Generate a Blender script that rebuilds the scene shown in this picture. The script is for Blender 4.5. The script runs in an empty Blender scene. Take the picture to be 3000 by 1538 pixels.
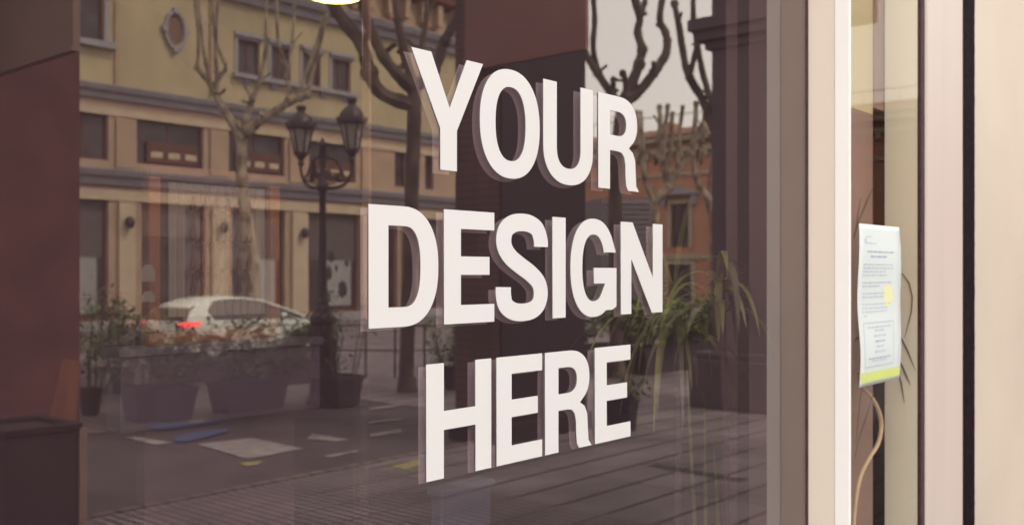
import bpy, bmesh, math, random
from mathutils import Vector
R = math.radians
random.seed(7)
scene = bpy.context.scene
col = scene.collection
# ------------------------------------------------------------------ camera
F = 2853.0; TH = R(40.8); CC = math.cos(TH); SS = math.sin(TH)
D = 1.30; H = 1.90                       # distance of the camera to the shop glass (plane y=0), eye height
cd = bpy.data.cameras.new('camera'); cam = bpy.data.objects.new('camera', cd); col.objects.link(cam)
cam.location = (0, -D, H); cam.rotation_euler = (R(90), 0, R(40.8 - 90))
cd.sensor_width = 36; cd.lens = 36 * F / 3000; cd.shift_y = 31 / 3000
cd.clip_start = .02; cd.clip_end = 2000
cd.dof.use_dof = True; cd.dof.focus_distance = 1.95; cd.dof.aperture_fstop = 4.5
scene.camera = cam
# ------------------------------------------------------------------ sky and sun (soft, overcast)
SUN_EL = 52; SUN_AZ = 68      # azimuth measured from +x towards +y: the sun stands behind the shop
w = bpy.data.worlds.new('World'); scene.world = w; w.use_nodes = True
nt = w.node_tree; bg = nt.nodes['Background']
sk = nt.nodes.new('ShaderNodeTexSky'); sk.sky_type = 'NISHITA'; sk.sun_disc = False
sk.sun_elevation = R(SUN_EL); sk.sun_rotation = R(90 - SUN_AZ); sk.dust_density = 4; sk.air_density = 1.2
mx = nt.nodes.new('ShaderNodeMix'); mx.data_type = 'RGBA'; mx.inputs['Factor'].default_value = .80
nt.links.new(sk.outputs[0], mx.inputs['A']); mx.inputs['B'].default_value = (7.5, 7.1, 6.65, 1)
nt.links.new(mx.outputs['Result'], bg.inputs[0]); bg.inputs[1].default_value = .15
sd = bpy.data.lights.new('sun', 'SUN'); sd.energy = 1.5; sd.angle = R(12); sd.color = (1, .93, .82)
sun = bpy.data.objects.new('sun', sd); col.objects.link(sun)
dv = Vector((math.cos(R(SUN_AZ)) * math.cos(R(SUN_EL)), math.sin(R(SUN_AZ)) * math.cos(R(SUN_EL)), math.sin(R(SUN_EL))))
sun.rotation_euler = dv.to_track_quat('Z', 'Y').to_euler(); sun.location = (0, 0, 30)
scene.view_settings.view_transform = 'Standard'; scene.view_settings.look = 'None'
scene.view_settings.exposure = 1.78; scene.view_settings.gamma = 1
scene.render.resolution_x = 1024; scene.render.resolution_y = 524
scene.render.engine = 'CYCLES'
scene.cycles.max_bounces = 8; scene.cycles.transparent_max_bounces = 16
scene.cycles.glossy_bounces = 4

# ------------------------------------------------------------------ materials
MATS = {}
def mat(name, c, rough=.8, var=.12, scale=6, metal=0, bump=0, bscale=40, spec=.4, emit=None, stretch=None, c2=None):
    if name in MATS: return MATS[name]
    m = bpy.data.materials.new(name); m.use_nodes = True; n = m.node_tree; b = n.nodes['Principled BSDF']
    b.inputs['Roughness'].default_value = rough; b.inputs['Metallic'].default_value = metal
    b.inputs['Specular IOR Level'].default_value = spec
    tc = n.nodes.new('ShaderNodeTexCoord'); mp = n.nodes.new('ShaderNodeMapping')
    n.links.new(tc.outputs['Object'], mp.inputs[0])
    if stretch: mp.inputs['Scale'].default_value = stretch
    no = n.nodes.new('ShaderNodeTexNoise'); no.inputs['Scale'].default_value = scale; no.inputs['Detail'].default_value = 6
    n.links.new(mp.outputs[0], no.inputs['Vector'])
    cr = n.nodes.new('ShaderNodeValToRGB'); cr.color_ramp.elements[0].position = .3; cr.color_ramp.elements[1].position = .7
    a = [max(0, v * (1 - var)) for v in c]; d = [min(1, v * (1 + var)) for v in (c2 or c)]
    cr.color_ramp.elements[0].color = (*a, 1); cr.color_ramp.elements[1].color = (*d, 1)
    n.links.new(no.outputs['Fac'], cr.inputs[0]); n.links.new(cr.outputs[0], b.inputs['Base Color'])
    if bump:
        n2 = n.nodes.new('ShaderNodeTexNoise'); n2.inputs['Scale'].default_value = bscale; n2.inputs['Detail'].default_value = 4
        n.links.new(mp.outputs[0], n2.inputs['Vector'])
        bu = n.nodes.new('ShaderNodeBump'); bu.inputs['Strength'].default_value = bump; bu.inputs['Distance'].default_value = .01
        n.links.new(n2.outputs['Fac'], bu.inputs['Height']); n.links.new(bu.outputs[0], b.inputs['Normal'])
    if emit:
        b.inputs['Emission Color'].default_value = (*emit[0], 1); b.inputs['Emission Strength'].default_value = emit[1]
    MATS[name] = m; return m

YEL = mat('yellow stucco', (.44, .365, .225), .9, .17, .9, bump=.3, bscale=30, stretch=(1, 1, .35))
YEL2 = mat('ochre plinth stone', (.41, .295, .205), .85, .12, 1.2, bump=.3)
STONE = mat('grey blue moulding', (.30, .29, .31), .8, .12, 3)
TRIM = mat('beige stone trim', (.52, .42, .30), .8, .1, 3)
ORG = mat('orange stucco', (.47, .235, .145), .9, .12, .8, bump=.2)
ORG2 = mat('pale stone trim', (.42, .36, .26), .8, .1, 3)
ROOFT = mat('roof tile', (.20, .09, .06), .9, .25, 8, bump=.5)
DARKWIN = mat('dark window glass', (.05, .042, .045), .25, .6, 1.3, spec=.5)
WINWOOD = mat('brown window wood', (.11, .05, .035), .6, .2, 8)
SHUT = mat('roller shutter grey', (.13, .115, .105), .6, .1, 4)
POSTER = mat('white poster paper', (.30, .30, .29), .6, .05, 4)
BLOB = mat('black print', (.03, .03, .03), .6, .1, 4)
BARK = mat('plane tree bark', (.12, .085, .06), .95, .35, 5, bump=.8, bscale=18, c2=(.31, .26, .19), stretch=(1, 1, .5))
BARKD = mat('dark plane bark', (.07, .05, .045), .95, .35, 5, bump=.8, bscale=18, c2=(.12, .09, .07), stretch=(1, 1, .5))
IRON = mat('black cast iron', (.062, .046, .052), .45, .2, 12, metal=.3, bump=.2, bscale=60)
LGLASS = mat('frosted lantern glass', (.45, .41, .37), .35, .08, 5)
CARP = mat('white car paint', (.66, .70, .64), .22, .03, 2, spec=.6)
CARG = mat('tinted car glass', (.05, .045, .04), .12, .1, 2, spec=.8)
RUB = mat('black rubber', (.02, .02, .02), .8, .2, 20)
ALLOY = mat('silver alloy', (.5, .5, .5), .3, .05, 5, metal=.8)
TAIL = mat('red tail lamp', (.75, .03, .02), .3, .05, 5, emit=((1, .10, .08), 1.6))
HEADL = mat('clear headlamp', (.6, .6, .58), .15, .05, 5)
POT = mat('dark plastic pot', (.045, .035, .045), .7, .2, 5, bump=.2)
POTC = mat('grey concrete planter', (.05, .040, .05), .85, .2, 4, bump=.4)
SOIL = mat('potting soil', (.03, .02, .015), .95, .3, 20, bump=.6)
LEAF = mat('dark shrub leaf', (.045, .065, .022), .5, .5, 5, c2=(.085, .11, .04))
LEAFY = mat('bright shrub leaf', (.10, .16, .035), .5, .4, 5)
TWIG = mat('shrub twig', (.09, .065, .045), .9, .3, 10)
PAINT = mat('worn white road paint', (.26, .235, .23), .8, .35, 5)
BLUEP = mat('blue cloth mat', (.05, .085, .19), .8, .2, 6)
YELP = mat('yellow road paint', (.30, .26, .11), .8, .2, 9)
PILD = mat('dark brown pillar cladding', (.022, .012, .018), .7, .2, 2.2, bump=.2)
PILR = mat('maroon pillar cladding', (.125, .048, .046), .7, .35, 2.0, bump=.2)
PILG = mat('grey purple painted stone', (.115, .085, .10), .7, .15, 2, bump=.2)
BOARD = mat('brown fascia panel', (.27, .135, .125), .7, .12, 1.0)
BOARDG = mat('dun fascia panel', (.24, .165, .13), .7, .12, 1.0)
WOODP = mat('reddish plank wood', (.30, .12, .08), .7, .25, 4, stretch=(6, 6, .6))
BIN = mat('charcoal metal bin', (.035, .022, .028), .6, .15, 4)
FRAMEC = mat('cream coated aluminium', (.79, .705, .60), .55, .035, .8, stretch=(8, 8, .5), bump=.05, bscale=200, spec=.3)
FRAMEP = mat('pinkish cream aluminium', (.63, .55, .495), .5, .04, .8, stretch=(8, 8, .5), spec=.3)
WHITEF = mat('bright white frame strip', (.95, .95, .92), .4, .015, 3)
GASK = mat('black rubber gasket', (.014, .008, .012), .9, .4, 30, bump=.5, bscale=80, spec=.05)
GASKB = mat('brown seal', (.07, .035, .04), .75, .25, 30)
WALLC = mat('cream rendered wall', (.655, .575, .475), .7, .06, 1.3, bump=.12, bscale=90)
VINYL = mat('white vinyl lettering', (.735, .745, .74), .35, .02, 3, spec=.25)
PAPER = mat('white paper notice', (.70, .79, .78), .7, .02, 3, spec=.2)
INKB = mat('pale blue print', (.52, .63, .70), .8, .05, 10)
INKD = mat('deeper blue print', (.40, .50, .66), .8, .05, 10)
INKY = mat('yellow green print', (.66, .78, .24), .8, .04, 10)
INTW = mat('plum interior wall', (.085, .045, .065), .9, .1, 1, bump=.1)
INTF = mat('brown interior floor', (.06, .04, .05), .5, .25, 3)
INTB = mat('brick pier interior', (.16, .08, .06), .9, .25, 4)
FRWOOD = mat('orange brown frame wood', (.20, .075, .028), .45, .2, 5)
FRRED = mat('wine red velvet border', (.045, .010, .013), .85, .2, 5)
LACE = mat('pale lace panel', (.20, .175, .15), .9, .05, 6)
SCROLL = mat('red brown scrollwork', (.07, .02, .018), .6, .1, 6)
CAB = mat('grey display cabinet', (.085, .075, .095), .5, .05, 2)
CABB = mat('blue grey stool', (.06, .08, .14), .5, .08, 2)
PEND = mat('glowing pendant shade', (.9, .9, .8), .5, .01, 3, emit=((1, .98, .82), 4.0))
PENDR = mat('lime pendant rim', (.5, .7, .15), .5, .05, 3, emit=((.55, .8, .15), .5))
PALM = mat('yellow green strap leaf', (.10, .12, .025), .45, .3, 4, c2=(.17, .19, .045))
PALMD = mat('dark strap leaf', (.06, .07, .03), .5, .3, 4, c2=(.10, .10, .05))  # darker, browner leaf tone
STEM = mat('pale woody stem', (.55, .42, .27), .8, .15, 12, bump=.3)
POSTM = mat('slim brown post metal', (.02, .012, .012), .7, .1, 3)
POSTL = mat('varnished tan post', (.20, .13, .07), .5, .15, 3)
REVSHADE = mat('shaded cream reveal tone', (.68, .65, .53), .7, .05, .8)
DKPOST = mat('black aubergine post', (.006, .003, .006), .9, .2, 3, spec=.02)
TANREFL = mat('tan reflection tone', (.56, .49, .31), .8, .06, 1)
BRNP = mat('dusky brown panel', (.28, .19, .165), .8, .15, 2)
FLAG = mat('awning grey slats', (.14, .12, .13), .6, .1, 3)
CONC = mat('ceiling plaster', (.10, .065, .055), .9, .08, 2)

# glass: coated front face, reflective; other faces let light through
def glass_mat(name, rmin, rmax, tint, gt=(1, .93, .86), veil=None):
    m = bpy.data.materials.new(name); m.use_nodes = True; n = m.node_tree; n.nodes.clear()
    o = n.nodes.new('ShaderNodeOutputMaterial'); ms = n.nodes.new('ShaderNodeMixShader')
    t = n.nodes.new('ShaderNodeBsdfTransparent'); g = n.nodes.new('ShaderNodeBsdfGlossy'); g.inputs['Roughness'].default_value = 0
    t.inputs[0].default_value = (*tint, 1); g.inputs[0].default_value = (*gt, 1)
    lw = n.nodes.new('ShaderNodeLayerWeight'); lw.inputs[0].default_value = .35
    mr = n.nodes.new('ShaderNodeMapRange'); mr.inputs['To Min'].default_value = rmin; mr.inputs['To Max'].default_value = rmax
    n.links.new(lw.outputs['Facing'], mr.inputs['Value']); n.links.new(mr.outputs[0], ms.inputs[0])
    n.links.new(t.outputs[0], ms.inputs[1]); n.links.new(g.outputs[0], ms.inputs[2]); n.links.new(ms.outputs[0], o.inputs[0])
    if veil:      # hazy veil put into the glass colour to lift its darks, varied by noise
        dd = n.nodes.new('ShaderNodeBsdfDiffuse'); dd.inputs[0].default_value = (*veil[1], 1)
        m3 = n.nodes.new('ShaderNodeMixShader'); tc = n.nodes.new('ShaderNodeTexCoord'); mp = n.nodes.new('ShaderNodeMapping'); mp.inputs['Scale'].default_value = (1.6, 1, .7); mp.inputs['Rotation'].default_value = (0, .5, 0)
        no = n.nodes.new('ShaderNodeTexNoise'); no.inputs['Scale'].default_value = 2.2; no.inputs['Detail'].default_value = 8; no.inputs['Roughness'].default_value = .62
        n.links.new(tc.outputs['Object'], mp.inputs[0]); n.links.new(mp.outputs[0], no.inputs['Vector'])
        r2 = n.nodes.new('ShaderNodeMapRange'); r2.inputs['From Min'].default_value = .3; r2.inputs['From Max'].default_value = .7; r2.inputs['To Min'].default_value = veil[0] * .85; r2.inputs['To Max'].default_value = veil[0] * 1.15
        n.links.new(no.outputs['Fac'], r2.inputs['Value']); n.links.new(r2.outputs[0], m3.inputs[0])
        n.links.new(ms.outputs[0], m3.inputs[1]); n.links.new(dd.outputs[0], m3.inputs[2]); n.links.new(m3.outputs[0], o.inputs[0])
    return m
GLASSF = glass_mat('coated shop glass', .15, .255, (.80, .73, .76), gt=(1, .93, .86), veil=(.037, (.50, .34, .41)))
GLASSR = glass_mat('door glass', .03, .09, (.92, .90, .86))
mt = bpy.data.materials.new('clear glass edge'); mt.use_nodes = True; mt.node_tree.nodes.clear()
_o = mt.node_tree.nodes.new('ShaderNodeOutputMaterial'); _t = mt.node_tree.nodes.new('ShaderNodeBsdfTransparent'); mt.node_tree.links.new(_t.outputs[0], _o.inputs[0])
GCLEAR = mt
gf = bpy.data.materials.new('letter ghost film'); gf.use_nodes = True; n = gf.node_tree; n.nodes.clear()  # ghost image of the lettering, put into a see-through grey colour
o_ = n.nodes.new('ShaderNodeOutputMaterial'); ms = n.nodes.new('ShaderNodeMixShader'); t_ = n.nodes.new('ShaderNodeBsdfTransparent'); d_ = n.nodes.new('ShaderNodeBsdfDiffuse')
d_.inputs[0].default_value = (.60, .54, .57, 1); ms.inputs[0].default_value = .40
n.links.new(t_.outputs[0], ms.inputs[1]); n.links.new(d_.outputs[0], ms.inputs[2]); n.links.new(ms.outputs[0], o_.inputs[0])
GHOST = gf

# ground materials with joints
def paving_mat(name, base, joints, ribs=None):
    m = bpy.data.materials.new(name); m.use_nodes = True; n = m.node_tree; b = n.nodes['Principled BSDF']
    tc = n.nodes.new('ShaderNodeTexCoord'); sp = n.nodes.new('ShaderNodeSeparateXYZ'); n.links.new(tc.outputs['Object'], sp.inputs[0])
    def mth(op, a, bb=None):
        x = n.nodes.new('ShaderNodeMath'); x.operation = op
        for i, v in enumerate((a, bb)):
            if v is None: continue
            if isinstance(v, (int, float)): x.inputs[i].default_value = v
            else: n.links.new(v, x.inputs[i])
        return x.outputs[0]
    def line(out, period, width, off=0):
        f = mth('FRACT', mth('DIVIDE', mth('ADD', out, 1000 + off), period))
        return mth('LESS_THAN', f, width / period)
    h = None
    for axis, period, width in joints:
        l = line(sp.outputs[axis], period, width)
        h = l if h is None else mth('MAXIMUM', h, l)
    no = n.nodes.new('ShaderNodeTexNoise'); no.inputs['Scale'].default_value = 1.1; no.inputs['Detail'].default_value = 7; n.links.new(tc.outputs['Object'], no.inputs[0])
    cr = n.nodes.new('ShaderNodeValToRGB'); cr.color_ramp.elements[0].position = .3; cr.color_ramp.elements[1].position = .72
    cr.color_ramp.elements[0].color = (*[v * .6 for v in base], 1); cr.color_ramp.elements[1].color = (*[v * 1.4 for v in base], 1)
    n.links.new(no.outputs['Fac'], cr.inputs[0])
    mxx = n.nodes.new('ShaderNodeMix'); mxx.data_type = 'RGBA'; mxx.inputs['B'].default_value = (*[v * .12 for v in base], 1)
    n.links.new(cr.outputs[0], mxx.inputs['A']); n.links.new(h, mxx.inputs['Factor'])
    out = mxx.outputs['Result']
    if ribs:
        l2 = line(sp.outputs[ribs[0]], ribs[1], ribs[2]); m2 = n.nodes.new('ShaderNodeMix'); m2.data_type = 'RGBA'
        n.links.new(mth('MULTIPLY', l2, 1.0), m2.inputs['Factor']); n.links.new(out, m2.inputs['A']); m2.inputs['B'].default_value = (*[v * .25 for v in base], 1); out = m2.outputs['Result']
        h = mth('MAXIMUM', h, l2)
    n.links.new(out, b.inputs['Base Color']); b.inputs['Roughness'].default_value = .75
    bu = n.nodes.new('ShaderNodeBump'); bu.inputs['Strength'].default_value = .6; bu.inputs['Distance'].default_value = .01; bu.invert = True
    n.links.new(h, bu.inputs['Height']); n.links.new(bu.outputs[0], b.inputs['Normal'])
    return m
PAVE = paving_mat('large slab paving', (.165, .138, .145), [(1, .46, .042), (0, 1.38, .022)])
DECK = paving_mat('ribbed paving', (.185, .15, .16), [(1, .46, .02)], ribs=(0, .092, .042))
ASPH = paving_mat('asphalt lane', (.060, .045, .052), [(1, 60, .004)])
PAVF = paving_mat('far pavement slabs', (.19, .155, .145), [(1, .8, .03), (0, .8, .03)])
COBB = paving_mat('cobbled strip', (.13, .105, .10), [(1, .16, .03), (0, .21, .035)])

# ------------------------------------------------------------------ mesh helpers
class MB:
    """collects geometry in 'seen' coordinates; mirror=True puts it on the street side of the glass plane y=0"""
    def __init__(s, mirror=False): s.v = []; s.f = []; s.m = mirror
    def add(s, vs, fs):
        o = len(s.v); s.v += [tuple(v) for v in vs]; s.f += [tuple(i + o for i in f) for f in fs]; return s
    def box(s, x0, x1, y0, y1, z0, z1):
        vs = [(x, y, z) for z in (z0, z1) for y in (y0, y1) for x in (x0, x1)]
        return s.add(vs, [(0, 2, 3, 1), (4, 5, 7, 6), (0, 1, 5, 4), (2, 6, 7, 3), (0, 4, 6, 2), (1, 3, 7, 5)])
    def prism(s, poly, axis, a, b):
        """poly: 2d points; extruded along axis ('x','y','z') from a to b"""
        def P(p, q):
            return {'x': (q, p[0], p[1]), 'y': (p[0], q, p[1]), 'z': (p[0], p[1], q)}[axis]
        k = len(poly); vs = [P(p, a) for p in poly] + [P(p, b) for p in poly]
        fs = [tuple(range(k)), tuple(range(2 * k - 1, k - 1, -1))] + [(i, (i + 1) % k, (i + 1) % k + k, i + k) for i in range(k)]
        return s.add(vs, fs)
    def lathe(s, c, prof, n=16, tw=0):
        vs = []; fs = []
        for r, z in prof:
            for k in range(n):
                a = 2 * math.pi * k / n + tw; vs.append((c[0] + r * math.cos(a), c[1] + r * math.sin(a), c[2] + z))
        for i in range(len(prof) - 1):
            for k in range(n): fs.append((i * n + k, i * n + (k + 1) % n, (i + 1) * n + (k + 1) % n, (i + 1) * n + k))
        fs.append(tuple(range(n - 1, -1, -1))); fs.append(tuple((len(prof) - 1) * n + k for k in range(n)))
        return s.add(vs, fs)
    def tube(s, pts, rad, n=8, smooth=3, knob=0):
        P = [Vector(p) for p in pts]
        if not isinstance(rad, (list, tuple)): rad = [rad] * len(P)
        Q = []; Rr = []
        for i in range(len(P) - 1):
            p0 = P[max(0, i - 1)]; p1 = P[i]; p2 = P[i + 1]; p3 = P[min(len(P) - 1, i + 2)]
            for k in range(smooth):
                u = k / smooth
                Q.append(.5 * ((2 * p1) + (-p0 + p2) * u + (2 * p0 - 5 * p1 + 4 * p2 - p3) * u * u + (-p0 + 3 * p1 - 3 * p2 + p3) * u ** 3))
                Rr.append((rad[i] * (1 - u) + rad[i + 1] * u) * (1 + (random.uniform(-knob, knob) if knob else 0)))
        Q.append(P[-1]); Rr.append(rad[-1])
        vs = []; fs = []; up = Vector((.13, .31, 1)).normalized()
        for i, q in enumerate(Q):
            t = (Q[min(i + 1, len(Q) - 1)] - Q[max(i - 1, 0)])
            if t.length < 1e-9: t = Vector((0, 0, 1))
            t.normalize(); a = t.cross(up)
            if a.length < .05: a = t.cross(Vector((1, 0, 0)))
            a.normalize(); b = t.cross(a)
            for k in range(n):
                an = 2 * math.pi * k / n
                rr = Rr[i] * (1 + (random.uniform(-knob, knob) * .5 if knob else 0))
                vs.append(q + a * rr * math.cos(an) + b * rr * math.sin(an))
        for i in range(len(Q) - 1):
            for k in range(n): fs.append((i * n + k, i * n + (k + 1) % n, (i + 1) * n + (k + 1) % n, (i + 1) * n + k))
        fs.append(tuple(range(n - 1, -1, -1))); fs.append(tuple((len(Q) - 1) * n + k for k in range(n)))
        return s.add(vs, fs)
    def ball(s, c, r, n=10, m=6, sz=1):
        pr = [(r * math.sin(math.pi * (i + .02) / (m + .04)), -r * sz * math.cos(math.pi * i / m)) for i in range(m + 1)]
        return s.lathe(c, [(max(a, .001), b) for a, b in pr], n)
    def build(s, name, m, parent=None, smooth=False, bevel=0):
        org = Vector(parent['org']) if parent is not None else Vector((0, 0, 0))
        vs = [(x, -y if s.m else y, z) for x, y, z in s.v]
        me = bpy.data.meshes.new(name); me.from_pydata([(Vector(v) - org)[:] for v in vs], [], s.f); me.update()
        bm = bmesh.new(); bm.from_mesh(me); bmesh.ops.recalc_face_normals(bm, faces=bm.faces); bm.to_mesh(me); bm.free()
        for mm in (m if isinstance(m, (list, tuple)) else [m]): me.materials.append(mm)
        if smooth:
            for p in me.polygons: p.use_smooth = True
            try: me.set_sharp_from_angle(angle=R(42))
            except Exception: pass
        o = bpy.data.objects.new(name, me); col.objects.link(o)
        if parent is not None: o.parent = root_of(parent)
        if parent is not None and 'isroot' not in parent: o.parent = parent['obj']
        if bevel:
            bv = o.modifiers.new('bevel', 'BEVEL'); bv.width = bevel; bv.segments = 2; bv.limit_method = 'ANGLE'
        return o
def root_of(p): return p['obj']
def thing(name, label, cat, loc, group=None, mirror=True):
    x, y, z = loc; y = -y if mirror else y
    o = bpy.data.objects.new(name, None); col.objects.link(o); o.location = (x, y, z); o.empty_display_size = .1
    o['label'] = label; o['category'] = cat
    if group: o['group'] = group
    return {'obj': o, 'org': (x, y, z), 'isroot': 1}
def sub(o, root): return {'obj': o, 'org': root['org']}      # handle for sub-parts of part o (part sits at the root's origin)
def tag(o, label, cat, group=None):
    o['label'] = label; o['category'] = cat
    if group: o['group'] = group
    return o
def centre(o):      # move a single-mesh thing's origin to its base
    me = o.data; n_ = len(me.vertices)
    c = Vector((sum(v.co.x for v in me.vertices) / n_, sum(v.co.y for v in me.vertices) / n_, min(v.co.z for v in me.vertices)))
    for v in me.vertices: v.co -= c
    o.location = c; return o
def struct(o): o['kind'] = 'structure'; return o

# photo-ray helpers: real positions recovered from the picture by depth
def pt(px, py, t):      # -> (x, y behind glass, z)
    u = px - 1500; return (t * (F * CC + u * SS), t * (F * SS - u * CC) - D, H - t * (py - 800))
def tY(px, Yc): return Yc / (F * SS - (px - 1500) * CC)
def tX(px, X): return X / (F * CC + (px - 1500) * SS)
def tG(py): return H / (py - 800)
def gp(px, py): return pt(px, py, tG(py))

# ================================================================== GROUND
g = MB(); g.add([(-300, -300, -.012), (300, -300, -.012), (300, 300, -.012), (-300, 300, -.012)], [(0, 1, 2, 3)])
struct(g.build('ground', ASPH))
def sheet(name, m, poly, z, mirror=True):
    b = MB(mirror); b.prism(poly, 'z', z - .004, z); return struct(b.build(name, m))
Y1 = 6.10       # edge of the pavement in front of the shop
DX = gp(1500, 1330)[0]
sheet('pavement', DECK, [(-12, .16), (6.3, .16), (6.3, Y1), (-12, Y1)], .000)
sheet('plaza_paving', PAVE, [(6.306, .16), (60, .16), (60, 29), (9.6, 29), (9.6, Y1 + .006), (6.306, Y1 + .006)], .000)
sheet('planter_strip', COBB, [(-12, 10.0), (9.59, 10.0), (9.59, 12.3), (-12, 12.3)], .000)
sheet('far_pavement', PAVF, [(-30, 22.5), (9.59, 22.5), (9.59, 31), (-30, 31)], .10)
b = MB(True); b.box(-30, 9.59, 22.35, 22.496, -.01, .115); struct(b.build('kerb', POTC))
b = MB(True); b.box(-12, 9.3, Y1 + .01, Y1 + .15, -.01, .012); struct(b.build('kerb_edge', COBB))
# drain joint on the plaza
b = MB(True)
a0 = gp(1900, 1365); a1 = gp(2160, 1412)
b.prism([(a0[0], a0[1]), (a1[0], a1[1]), (a1[0] + .16, a1[1] - .02), (a0[0] + .16, a0[1] + .02)], 'z', .0, .005)
struct(b.build('drain_channel', mat('worn iron drain', (.05, .042, .045), .8, .3, 8)))
# markings on the lane
def mark(name, m, px, z=.001):
    b = MB(True); b.prism([gp(*p)[:2] for p in px], 'z', z - .004, z); return struct(b.build(name, m))
mark('road_marking', PAINT, [(580, 1300), (735, 1282), (890, 1313), (725, 1343)])
mark('road_marking', PAINT, [(368, 1280), (400, 1279), (510, 1296), (455, 1302)])
mark('road_marking', PAINT, [(915, 1270), (1025, 1287), (985, 1292), (900, 1284)])
mark('road_marking', PAINT, [(950, 1335), (1045, 1318), (1050, 1322), (965, 1340)])
mark('road_marking', PAINT, [(1083, 1196), (1172, 1183), (1173, 1188), (1085, 1201)], .005)
mark('road_marking', PAINT, [(1083, 1236), (1176, 1225), (1177, 1229), (1085, 1241)], .005)
mark('road_marking', PAINT, [(1083, 1271), (1176, 1255), (1177, 1265), (1085, 1279)])
mark('road_marking', YELP, [(1145, 1366), (1225, 1345), (1232, 1360), (1190, 1374)], .004)
mark('road_marking', YELP, [(700, 1356), (770, 1349), (755, 1360), (720, 1363)], .001)
# blue cloth mats lying on the cobbles
def mat_thing(label, px, m, z, extra=None):
    r = thing('floor_mat', label, 'mat', (*gp(*px[0])[:2], z), 'blue mats on the roadside')
    b = MB(True); b.prism([gp(*p)[:2] for p in px], 'z', z, z + .012); b.build('cloth', m, r)
    if extra:
        b = MB(True); b.prism([gp(*p)[:2] for p in extra], 'z', z + .012, z + .016); b.build('yellow_patch', YELP, r)
mat_thing('blue mat with a yellow patch lying below the two tall pots', [(425, 1248), (590, 1228), (640, 1240), (470, 1262)], BLUEP, .004, [(550, 1236), (592, 1231), (600, 1238), (560, 1242)])
mat_thing('plain blue mat lying nearer the lane beside the white road marking', [(515, 1278), (665, 1255), (668, 1266), (545, 1296), (512, 1294)], BLUEP, .004)

# ================================================================== WALL WITH OPENINGS
def wall(b, u0, u1, z0, z1, holes, front, back, axis='y'):
    us = sorted({u0, u1, *[h[0] for h in holes], *[h[1] for h in holes]}); zs = sorted({z0, z1, *[h[2] for h in holes], *[h[3] for h in holes]})
    us = [u for u in us if u0 <= u <= u1]; zs = [z for z in zs if z0 <= z <= z1]
    def inh(u, z): return any(h[0] < u < h[1] and h[2] < z < h[3] for h in holes)
    P = (lambda u, d, z: (u, d, z)) if axis == 'y' else (lambda u, d, z: (d, u, z))
    for i in range(len(us) - 1):
        for j in range(len(zs) - 1):
            if inh((us[i] + us[i + 1]) / 2, (zs[j] + zs[j + 1]) / 2): continue
            b.add([P(us[i], front, zs[j]), P(us[i + 1], front, zs[j]), P(us[i + 1], front, zs[j + 1]), P(us[i], front, zs[j + 1])], [(0, 1, 2, 3)])
    for (a, c, lo, hi) in holes:
        b.add([P(a, front, lo), P(a, back, lo), P(a, back, hi), P(a, front, hi)], [(0, 1, 2, 3)])
        b.add([P(c, front, lo), P(c, back, lo), P(c, back, hi), P(c, front, hi)], [(0, 1, 2, 3)])
        b.add([P(a, front, lo), P(c, front, lo), P(c, back, lo), P(a, back, lo)], [(0, 1, 2, 3)])
        b.add([P(a, front, hi), P(c, front, hi), P(c, back, hi), P(a, back, hi)], [(0, 1, 2, 3)])

# ================================================================== YELLOW BUILDING
FY = 30.66; FV = FY - D            # distance behind the glass as seen
def fX(px): return pt(px, 800, tY(px, FY))[0]
def fZ(px, py): return pt(px, py, tY(px, FY))[2]
k1 = .583
yb = thing('yellow_building', 'yellow rendered building with grey cornices and shopfronts across the street', 'building', (10, FV, 0))
XL, XR = -6.0, fX(1385)
zc1, zc2, zc3 = fZ(239, 250), fZ(233, 494), fZ(1097, 88)
ztop = fZ(1290, 0)
up = []          # upper windows
for (a, c_) in ((1195, 1305), (1362, 1462), (1520, 1612), (1668, 1762)):
    up.append((fX(a * k1), fX(c_ * k1), fZ(697, 216), fZ(697, 113)))
x0l = fX(300 * k1 * .9); leftw = (fX(150), fX(522 * k1), fZ(300, 125), fZ(300, -60))
mez = [(fX(60), fX(130), 0, 0), (fX(180), fX(545 * k1), 0, 0), (fX(688 * k1), fX(1022 * k1), 0, 0), (fX(1150 * k1), fX(1430 * k1), 0, 0), (fX(1553 * k1), fX(1788 * k1), 0, 0), (fX(900 + 440 * k1), fX(900 + 500 * k1), 0, 0), (fX(900 + 592 * k1), fX(900 + 635 * k1), 0, 0)]
zm0, zm1 = fZ(400, 478), fZ(400, 338); mez = [(a, c_, zm0, zm1) for a, c_, _, _ in mez]
zg1 = fZ(300, 573)
grd = [(fX(60), fX(150)), (fX(200), fX(545 * k1)), (fX(712 * k1), fX(1030 * k1)), (fX(1165 * k1), fX(1432 * k1)), (fX(1545 * k1), fX(1808 * k1)), (fX(1112), fX(1165)), (fX(1225), fX(1300))]
grd = [(a, c_, .35, zg1) for a, c_ in grd]
b = MB(True); wall(b, XL, XR, zc1, zc3, up + [leftw], FV, FV + .3)
b.add([(XL, FV, zc1), (XL, FV + 12, zc1), (XL, FV + 12, zc3), (XL, FV, zc3)], [(0, 1, 2, 3)]); b.add([(XR, FV, 0), (XR, FV + 12, 0), (XR, FV + 12, ztop), (XR, FV, ztop)], [(0, 1, 2, 3)])
b.build('wall', YEL, yb)
b = MB(True); wall(b, XL, XR, 0, zc1, mez + grd, FV, FV + .35); b.build('ground_floor_wall', YEL2, yb)
b = MB(True); b.box(XL, XR, FV + .36, FV + 11.9, .01, zc1 - .05); b.build('interior_block', DARKWIN, yb)
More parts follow.
